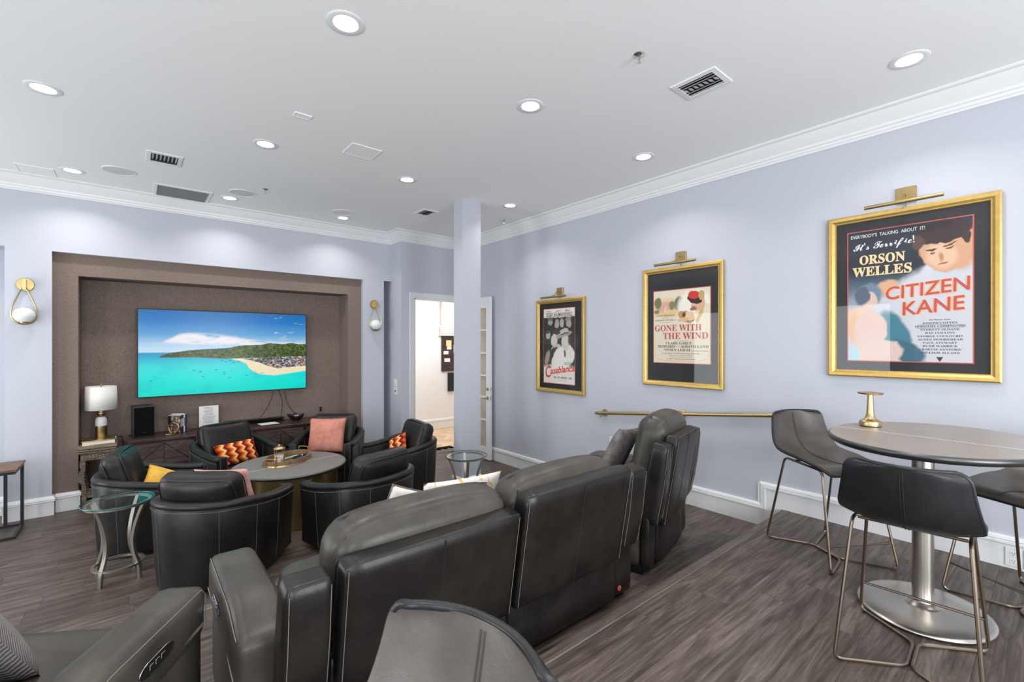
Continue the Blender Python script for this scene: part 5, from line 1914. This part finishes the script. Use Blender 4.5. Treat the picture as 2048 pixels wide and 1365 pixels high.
# ------------------------------------------------------------------ reclining seats on the middle tier
def recliner(name, label, cat, nseat, sw, aw, loc, rz, back_top, head_top, group=None, arm_h=0.615, depth=0.92, flare=(0.0, 0.0), hh=0.35):
    """faces local +y, origin on the floor at the middle of its back"""
    o = thing(name, label, cat, loc, rz, group)
    W = nseat * sw + 2 * aw
    L = 'leather_lit'
    hx = W / 2
    tops = back_top if isinstance(back_top, tuple) else (back_top,) * nseat
    MB().box(-hx + 0.03, hx - 0.03, 0.10, depth - 0.10, 0.0, 0.09).build('plinth', 'black', o)
    MB().bbox(-hx + aw * 0.6, hx - aw * 0.6, 0.06, depth - 0.06, 0.05, 0.33, 0.02, 2).build('seat_frame', 'leather_shaded', o, smooth=SM)
    for s in (-1, 1):
        fl = flare[0 if s < 0 else 1]
        xo = s * (hx + fl - aw / 2)
        # arm body with a thick rolled pad over it
        mb = MB()
        mb.puff(aw - 0.02, depth - 0.16, arm_h - 0.20, 0.035, 6, (0.004, 0.0, 0))
        a = mb.build('arm', L, o, (xo, 0.12 + (depth - 0.12) / 2 - 0.02, 0.05 + (arm_h - 0.20) / 2), smooth=FULL)

        def slope(p):
            return Vector((p.x, p.y, p.z - 0.045 * sm01(-p.y, 0.12, 0.36) + 0.0))
        mb = MB()
        mb.puff(aw, depth - 0.14, 0.21, 0.042, 9, (0.006, 0.0, 0.014), fn=slope)
        mb.build('arm_pad', L, o, (xo, 0.12 + (depth - 0.12) / 2 - 0.02, arm_h - 0.115), smooth=FULL)
        mb = MB()
        xe = s * aw / 2
        y0, y1 = -(depth - 0.14) / 2 + 0.05, (depth - 0.14) / 2 - 0.04
        cy_ = 0.12 + (depth - 0.12) / 2 - 0.02
        pth = [slope(Vector((xe * 0.93, y0 + (y1 - y0) * i / 14, 0.091))) for i in range(15)]
        mb.tube(pth + [Vector((xe * 0.93, y1 + 0.028, 0.06)), Vector((xe * 0.93, y1 + 0.036, -0.08))], 0.0018, 5)
        pth = [slope(Vector((xe * 1.03, y0 + (y1 - y0) * i / 14, -0.050))) for i in range(15)]
        for q in (0.0, 0.010):
            mb.tube([p + Vector((0, 0, q)) for p in pth], 0.0016, 4)
        for i in range(44):
            yy = y0 + (y1 - y0) * i / 43
            p = slope(Vector((xe * 1.03, yy, -0.045)))
            mb.tube([p + Vector((0, -0.005, -0.004)), p + Vector((0, 0.005, 0.004))], 0.0016, 4)
        mb.build('seam_thread', 'stitch', o, (xo, cy_, arm_h - 0.115))
        mb = MB()
        pr = [(0.050 * math.cos(t_) + (0.035 if math.cos(t_) > 0 else -0.035), 0.021 * math.sin(t_)) for t_ in [2 * PI * k / 24 for k in range(24)]]
        mb.prism(pr, lambda p: (0, p[0], p[1]), lambda p: (s * 0.006, p[0], p[1]))
        sp_ = mb.build('switch_panel', 'blackmetal', o, (s * (hx + fl + 0.003), cy_ + 0.05, arm_h - 0.105))
        mb = MB()
        pr = [(p[0] * 1.05, p[1] * 1.12) for p in pr]
        mb.tube([(s * 0.006, p[0], p[1]) for p in pr], 0.0018, 5, closed=True)
        for k in (-0.03, 0.0, 0.03):
            mb.bbox(s * 0.006 - 0.002, s * 0.006 + 0.002, k - 0.010, k + 0.010, -0.008, 0.008, 0.001, 1)
        mb.build('chrome_buttons', 'chrome', sp_)
    tilt = 0.165
    rot = Matrix.Rotation(tilt, 4, 'X')          # leans back, towards -y
    for k in range(nseat):
        cx = -hx + aw + sw * (k + 0.5)
        mb = MB()
        mb.puff(sw - 0.012, depth - 0.28, 0.19, 0.06, 9, (0, 0, 0.022))
        mb.build('seat_cushion', L, o, (cx, depth / 2 + 0.09, 0.395), smooth=FULL)
        mb = MB()
        mb.puff(sw - 0.014, 0.09, 0.32, 0.035, 7, (0, 0.012, 0))
        mb.build('footrest', L, o, (cx, depth - 0.015, 0.235), smooth=FULL)
        # upholstered outside back, leaning
        bh = tops[k] - 0.31
        mb = MB()
        mb.puff(sw - 0.034, 0.095, bh, 0.018, 7, (0, 0.004, 0))
        mb.build('back_panel', 'leather_shaded', o, (cx, -0.005, 0.31 + bh / 2), (tilt, 0, 0), FULL)
        for q in (-sw / 2 + 0.030, sw / 2 - 0.030):
            mb = MB()
            mb.tube([(q, -0.0490, -bh / 2 + 0.02), (q, -0.0515 if q == 0 else -0.0490, 0), (q, -0.0490, bh / 2 - 0.016)], 0.0014, 4)
            mb.build('seam_thread', 'stitch', o, (cx, -0.005, 0.31 + bh / 2), (tilt, 0, 0))
        mb = MB()
        mb.puff(sw - 0.006, 0.06, 0.40, 0.022, 5)
        mb.build('lower_panel', 'leather_shaded', o, (cx, 0.060, 0.245), smooth=FULL)
        mb = MB()
        mb.tube([(0, -0.0492, -bh / 2 + 0.02), (0, -0.0515, 0), (0, -0.0492, bh / 2 - 0.012)], 0.0022, 4)
        mb.tube([(-sw / 2 + 0.03, -0.040, bh / 2 - 0.004), (sw / 2 - 0.03, -0.040, bh / 2 - 0.004)], 0.0022, 4)
        mb.build('seam', 'piping', o, (cx, -0.005, 0.31 + bh / 2), (tilt, 0, 0))
        # lumbar and headrest cushions
        mb = MB()
        mb.puff(sw - 0.02, 0.20, 0.36, 0.085, 9, (0, 0.03, 0))
        mb.build('lumbar_cushion', L, o, (cx, 0.200, 0.580), (tilt + 0.06, 0, 0), FULL)

        def roll(p):
            e = (abs(p.x) / (sw / 2))
            return Vector((p.x, p.y, p.z - 0.030 * e ** 4 + 0.010 * (1 - e * e)))
        mb = MB()
        mb.puff(sw - 0.016, 0.225, hh, 0.090, 11, (0.006, 0.012, 0.012), fn=roll)
        hc = (cx, 0.122, head_top - hh / 2 - 0.004)
        mb.build('headrest', L, o, hc, (tilt + 0.02, 0, 0), FULL)
        mb = MB()
        for yy, zz_ in ((-0.068, hh / 2 - 0.020), (0.030, hh / 2 + 0.004)):
            mb.tube([roll(Vector((-sw / 2 + 0.06 + (sw - 0.12) * i / 16, yy, zz_ + 0.004 * (1 - ((i - 8) / 8) ** 2)))) for i in range(17)], 0.0030, 5)
        for s in (-1, 1):
            mb.tube([roll(Vector((s * (sw / 2 - 0.06), -0.068, hh / 2 - 0.020))), Vector((s * (sw / 2 - 0.025), -0.085, hh / 2 - 0.12)), Vector((s * (sw / 2 - 0.022), -0.09, -hh / 2 + 0.06))], 0.0030, 5)
        mb.build('cushion_seam', 'piping', o, hc, (tilt + 0.02, 0, 0))
    # wings: padded ends of the outside back
    for s in (-1, 1):
        wz0, wz1 = 0.36, (tops[0] if s < 0 else tops[-1]) - 0.030
        mb = MB()
        poly = [(-0.055, wz0), (0.10, wz0 + 0.07), (0.07, wz1), (-0.055 - 0.01, wz1)]
        t_ = bmesh.new()
        hw = (aw - 0.022) / 2 * 0.96

        def wing(p):
            # taper towards the bottom rear, pushed back with the tilt
            f = (p.z + (wz1 - wz0) / 2) / (wz1 - wz0)
            return Vector((p.x, p.y * (0.62 + 0.38 * (1 - abs(f - 0.35))) , p.z))
        mb.puff(hw * 2, 0.150, wz1 - wz0, 0.028, 7, (0.004, 0.004, 0), fn=wing)
        t_.free()
        mb.build('wing', 'leather_shaded', o, (s * (hx - aw / 2 - 0.004), 0.022, (wz0 + wz1) / 2), (tilt, 0, 0), FULL)
        for q in (-hw + 0.012, hw - 0.012):
            mb = MB()
            mb.tube([wing(Vector((q, -0.076, -(wz1 - wz0) / 2 + 0.03))), wing(Vector((q, -0.076, 0))), wing(Vector((q, -0.0765, (wz1 - wz0) / 2 - 0.02)))], 0.0014, 4)
            mb.build('seam_thread', 'stitch', o, (s * (hx - aw / 2 - 0.004), 0.022, (wz0 + wz1) / 2), (tilt, 0, 0))
        mb = MB()
        mb.puff(aw - 0.03, 0.07, 0.40, 0.022, 5)
        mb.build('lower_panel', 'leather_shaded', o, (s * (hx - aw / 2), 0.080, 0.25), smooth=FULL)
    return o


LV = recliner('loveseat', 'grey leather two seat reclining loveseat seen from behind, in front of the stair nosing', 'loveseat', 2, 0.858, 0.19, (1.415, 1.700, Z1), 0.0, (0.835, 0.895), 0.935, arm_h=0.63, flare=(0.095, 0.0))
mb = MB()
mb.lathe([(0.0, 0.004), (0.016, 0.003), (0.017, 0.0)], n=14)
mb.build('power_socket', 'redline', LV, (0.90, 0.043, 0.10), (PI / 2, 0, 0))
recliner('recliner', 'grey leather recliner at the right wall with headrest under the brass handrail', 'recliner', 1, 0.60, 0.16, (3.170, 1.865, Z1), math.radians(14), 0.965, 1.085, 'single grey leather recliners', hh=0.50)
recliner('recliner', 'grey leather recliner cut by the lower left frame, arm with chrome buttons', 'recliner', 1, 0.62, 0.18, (-0.655, 1.790, Z1), math.radians(-33), 0.965, 1.085, 'single grey leather recliners', arm_h=0.635)


def zup(loc, rx=0.0, ry=0.0, rz=0.0):
    return Matrix.Translation(loc) @ Matrix.Rotation(rz, 4, 'Z') @ Matrix.Rotation(ry, 4, 'Y') @ Matrix.Rotation(rx, 4, 'X')


# pillows on the recliners (they face +y, leaning back)
pillow('throw_pillow', 0.33, 0.33, 0.11, 'cream', 'cream pillow with grey piping, one corner above the loveseat back', zup((1.05, 2.085, 0.925), PI / 2 + 0.2, 0.36, 0.1), trim='greyknit')
pillow('throw_pillow', 0.52, 0.35, 0.10, 'floral', 'white pillow with yellow flowers along the loveseat back top', zup((1.42, 2.165, 0.892), PI / 2 + 0.2, 0.05, 0.0))
pillow('throw_pillow', 0.42, 0.42, 0.13, 'greyknit', 'shiny mauve grey pillow leaning on the recliner at the right wall', zup((3.00, 2.265, 0.945), PI / 2 + 0.42, 0.12, math.radians(14)))
pillow('throw_pillow', 0.44, 0.38, 0.16, 'knit', 'chunky grey knit pillow at the lower left corner of the photo', zup((-0.445, 2.245, 0.880), PI / 2 + 0.55, 0.12, math.radians(-45)))


# ------------------------------------------------------------------ bar table and stools on the upper tier
BX, BY, BZ = 3.245, 0.465, 1.310
bt = thing('bar_table', 'tall oval zinc topped pedestal table on a brushed nickel base', 'bar table', (BX, BY, Z2), -0.12)
bh = BZ - Z2
ea, eb = 0.565, 0.445
mb = MB()
mb.lathe([(0.0, bh - 0.036), (0.965, bh - 0.036), (0.985, bh - 0.030), (0.999, bh - 0.020), (1.0, bh - 0.010), (0.992, bh - 0.003), (0.978, bh)], n=88, sx=ea, sy=eb, close=False)
mb.build('table_edge', 'zincedge', bt, (0.05, -0.03, 0), smooth=SM)
mb = MB()
mb.lathe([(0.978, bh), (0.0, bh + 0.0002)], n=88, sx=ea, sy=eb, close=False)
mb.build('table_top', 'zinc', bt, (0.05, -0.03, 0))
mb = MB()
mb.box(-0.0014, 0.0014, -eb + 0.01, eb - 0.01, bh, bh + 0.0007)
mb.build('soldered_seam', 'p_white', bt, (0.0, -0.03, 0), (0, 0, 0.06))
mb = MB()
mb.lathe([(0.046, 0.035), (0.046, bh - 0.036)], n=32)
mb.build('column', 'steel', bt, smooth=SM)
mb = MB()
mb.lathe([(0.95, 0.004), (1.0, 0.010), (0.985, 0.018), (0.93, 0.025), (0.6, 0.034), (0.30, 0.038), (0.225, 0.044), (0.19, 0.058), (0.0, 0.060)], n=64, sx=0.312, sy=0.280, close=False)
mb.lathe([(0.0, 0.0), (0.90, 0.0), (0.95, 0.004)], n=64, sx=0.312, sy=0.280, close=False)
mb.build('base_plate', 'steel', bt, smooth=FULL)
tl = thing('cordless_lamp', 'small brass cordless lamp with flat disc top on the bar table', 'table lamp', (0, 0, 0))
lx, ly, _z = 3.430, 0.730, 0
tl.scale = (1.15, 1.15, 1.15)
tl.location = (lx, ly, BZ + 0.0006)
mb = MB()
mb.lathe([(0.0, 0.0), (0.044, 0.0), (0.044, 0.004)], n=32)
mb.build('rubber_foot', 'black', tl)
mb = MB()
mb.lathe([(0.0, 0.004), (0.047, 0.004), (0.048, 0.024), (0.046, 0.028), (0.034, 0.034), (0.024, 0.044), (0.019, 0.058), (0.017, 0.080), (0.0125, 0.166), (0.0, 0.166)], n=36)
mb.build('stem', 'gold', tl, smooth=SM)
mb = MB()
mb.lathe([(0.0, 0.166), (0.030, 0.166), (0.054, 0.170), (0.056, 0.176), (0.0, 0.182)], n=36)
mb.build('disc_shade', 'gold', tl, smooth=SM)
mb = MB()
mb.lathe([(0.0, 0.1655), (0.030, 0.1655), (0.052, 0.169)], n=36, close=False)
mb.build('diffuser', 'opal', tl, smooth=FULL)


def make_stool():
    st = thing('counter_stool', 'x', 'stool', group='grey leather counter stools')
    prof = [(-0.335, 0.925), (-0.325, 0.875), (-0.312, 0.815), (-0.292, 0.752), (-0.262, 0.700), (-0.215, 0.662), (-0.150, 0.643), (-0.060, 0.634), (0.040, 0.632), (0.125, 0.634), (0.185, 0.630), (0.222, 0.615), (0.236, 0.596)]
    pv = fillet([(p[0], 0, p[1]) for p in prof], 0.05, 2)
    Ls = [0.0]
    for a, b in zip(pv, pv[1:]):
        Ls.append(Ls[-1] + (b - a).length)
    tot = Ls[-1]

    def at(s):
        s = max(0, min(tot, s))
        for i in range(len(Ls) - 1):
            if s <= Ls[i + 1] + 1e-9:
                f = (s - Ls[i]) / max(1e-9, Ls[i + 1] - Ls[i])
                return pv[i].lerp(pv[i + 1], f)
        return pv[-1]

    def half(s):
        f = s / tot
        w = 0.198 + 0.034 * sm01(f, 0.0, 0.36) - 0.020 * sm01(f, 0.6, 1.0)
        for d in (s, tot - s):
            rc = 0.045
            if d < rc:
                w -= rc * (1 - math.sqrt(max(0, 1 - (1 - d / rc) ** 2)))
        return w

    def surf(u, v, off=0.0):
        f = u
        # denser samples near the ends
        f = 0.5 - 0.5 * math.cos(PI * (0.04 + 0.92 * u)) if False else u
        s = f * tot
        p = at(s)
        q0, q1 = at(s - 0.01), at(s + 0.01)
        d = (q1 - q0).normalized()
        nrm = Vector((-d.z, 0, d.x))      # towards the sitter
        if nrm.x < 0 and nrm.z < 0.2:
            nrm = -nrm
        b = 2 * v - 1
        back = 1 - sm01(f, 0.25, 0.50)
        x = p.x + 0.055 * back * abs(b) ** 2.2
        z = p.z + 0.028 * abs(b) ** 2.5 * sm01(f, 0.22, 0.38) * (1 - sm01(f, 0.62, 0.95)) - 0.012 * (1 - b * b) * sm01(f, 0.35, 0.5) * (1 - sm01(f, 0.75, 0.95))
        return Vector((x, b * half(s), z)) + nrm * off
    us = [0, 0.006, 0.015, 0.03, 0.045, 0.065] + [0.09 + 0.82 * i / 22 for i in range(23)] + [0.935, 0.955, 0.97, 0.985, 0.994, 1.0]
    for nm_, off_, mt_ in (('seat_shell', -0.0105, 'leather_outer'), ('seat_upholstery', 0.0105, 'leather_stool')):
        mb = MB()
        g = [[mb.bm.verts.new(surf(u, j / 20, off_)) for j in range(21)] for u in us]
        for i in range(len(us) - 1):
            for j in range(20):
                mb.bm.faces.new((g[i][j], g[i + 1][j], g[i + 1][j + 1], g[i][j + 1]))
        mb.build(nm_, mt_, st, smooth=FULL)
    loop = [surf(u, 0) for u in us] + [surf(1.0, j / 20) for j in range(1, 20)] + [surf(u, 1) for u in us[::-1]] + [surf(0.0, 1 - j / 20) for j in range(1, 20)]
    mb = MB()
    mb.tube(loop, 0.0092, 8, closed=True)
    mb.build('edge_welt', 'leather_outer', st, smooth=FULL)
    mb = MB()
    for dv in (-0.012, 0.012):
        for off in (0.0125, -0.0125):
            mb.tube([surf(0.02 + 0.95 * i / 30, 0.5 + dv, off) for i in range(31)], 0.0014, 4)
    mb.build('seam_thread', 'piping', st)
    for s in (-1, 1):
        pts = [(-0.155, s * 0.195, 0.622), (-0.285, s * 0.238, 0.009), (-0.115, s * 0.009, 0.009), (0.115, s * 0.009, 0.009), (0.285, s * 0.238, 0.009), (0.165, s * 0.190, 0.610)]
        mb = MB()
        mb.tube(fillet(pts, 0.035, 4, closed=True), 0.0078, 8, closed=True)
        mb.build('leg_frame', 'bronze', st, smooth=SM)
        mb = MB()
        mb.cyl((-0.262, s * 0.220, 0.0), (-0.262, s * 0.220, 0.006), 0.008, n=8)
        mb.cyl((0.262, s * 0.220, 0.0), (0.262, s * 0.220, 0.006), 0.008, n=8)
        mb.build('glide', 'black', st)
    k = 0.165
    xf = 0.285 - 0.12 * (k / 0.61)
    yf = 0.238 - 0.048 * (k / 0.61)
    MB().tube([(xf, -yf, k), (xf, yf, k)], 0.0065, 8).build('footrest_bar', 'bronze', st, smooth=SM)
    MB().tube([(-0.09, -0.185, 0.612), (-0.09, 0.185, 0.612)], 0.007, 8).build('seat_rail', 'bronze', st, smooth=SM)
    return st


st = make_stool()
spots = [((2.732, 0.428), 3, 'grey leather counter stool seen from behind in front of the bar table'),
         ((3.640, 1.010), 238, 'grey leather counter stool by the right wall, left of the bar table'),
         ((3.735, 0.085), 150, 'grey leather counter stool cut by the right frame edge behind the bar table'),
         ((0.172, 0.592), 193, 'grey leather counter stool back in the foreground, cut by the bottom edge')]
for i, (p, deg, lab) in enumerate(spots):
    if i == 0:
        st.location = (*p, Z2)
        st.rotation_euler = (0, 0, math.radians(deg))
        st['label'] = lab
    else:
        dup(st, (*p, Z2), math.radians(deg), lab)

# ------------------------------------------------------------------ things seen in the hall through the doorway
nb = thing('notice_board', 'dark board with white and tan notes on the hall wall beyond the doorway', 'notice board', mx=wall_mx('B', (5.33, 8.40, 1.59)))
MB().bbox(-0.30, 0.30, -0.38, 0.38, 0, 0.03, 0.004, 1).build('board', 'console', nb)
for x_, y_, w_, h_, m_ in ((-0.13, 0.22, 0.13, 0.13, 'p_cream'), (-0.12, 0.12, 0.11, 0.06, 'paper'), (-0.20, 0.02, 0.12, 0.07, 'paper'), (-0.17, -0.14, 0.14, 0.075, 'paper'), (0.05, 0.10, 0.12, 0.16, 'paper')):
    MB().box(x_ - w_ / 2, x_ + w_ / 2, y_ - h_ / 2, y_ + h_ / 2, 0.03, 0.032).build('note', m_, nb)
rs = thing('fabric_shade', 'folded pink striped cloth shade above the dark hall board', 'window shade', mx=wall_mx('B', (5.33, 8.40, 2.07)))
for k in range(4):
    mb = MB()
    mb.puff(0.72, 0.05, 0.055, 0.022, 4, (0, 0, 0.0))
    mb.build('fold', 'pinkstripe', rs, (0, -0.04 + 0.042 * k, 0.04), (PI / 2, 0, 0), FULL)
MB().bbox(-0.37, 0.37, -0.10, -0.065, 0.0, 0.06, 0.004, 1).build('bottom_rail', 'cream', rs)
pl_ = thing('wall_pole', 'thin beige pole standing up from the cloth shade in the hall', 'pole', mx=wall_mx('B', (5.01, 8.40, 2.16)))
mb = MB()
mb.tube([(0, 0.0, 0.03), (0, 0.74, 0.03)], 0.018, 10)
mb.build('pole_shaft', 'beige', pl_, smooth=SM)
MB().bbox(-0.024, 0.024, -0.01, 0.03, 0.0, 0.06, 0.004, 1).build('pole_bracket', 'cream', pl_)
ph = thing('wall_phone', 'black wall phone below the dark hall board', 'phone', mx=wall_mx('B', (5.26, 8.40, 0.98)))
MB().bbox(-0.075, 0.075, -0.20, 0.20, 0, 0.05, 0.008, 2).build('body', 'black', ph)
MB().bbox(-0.065, -0.015, -0.17, 0.17, 0.05, 0.085, 0.012, 2).build('handset', 'blackmetal', ph)

fit_texts()
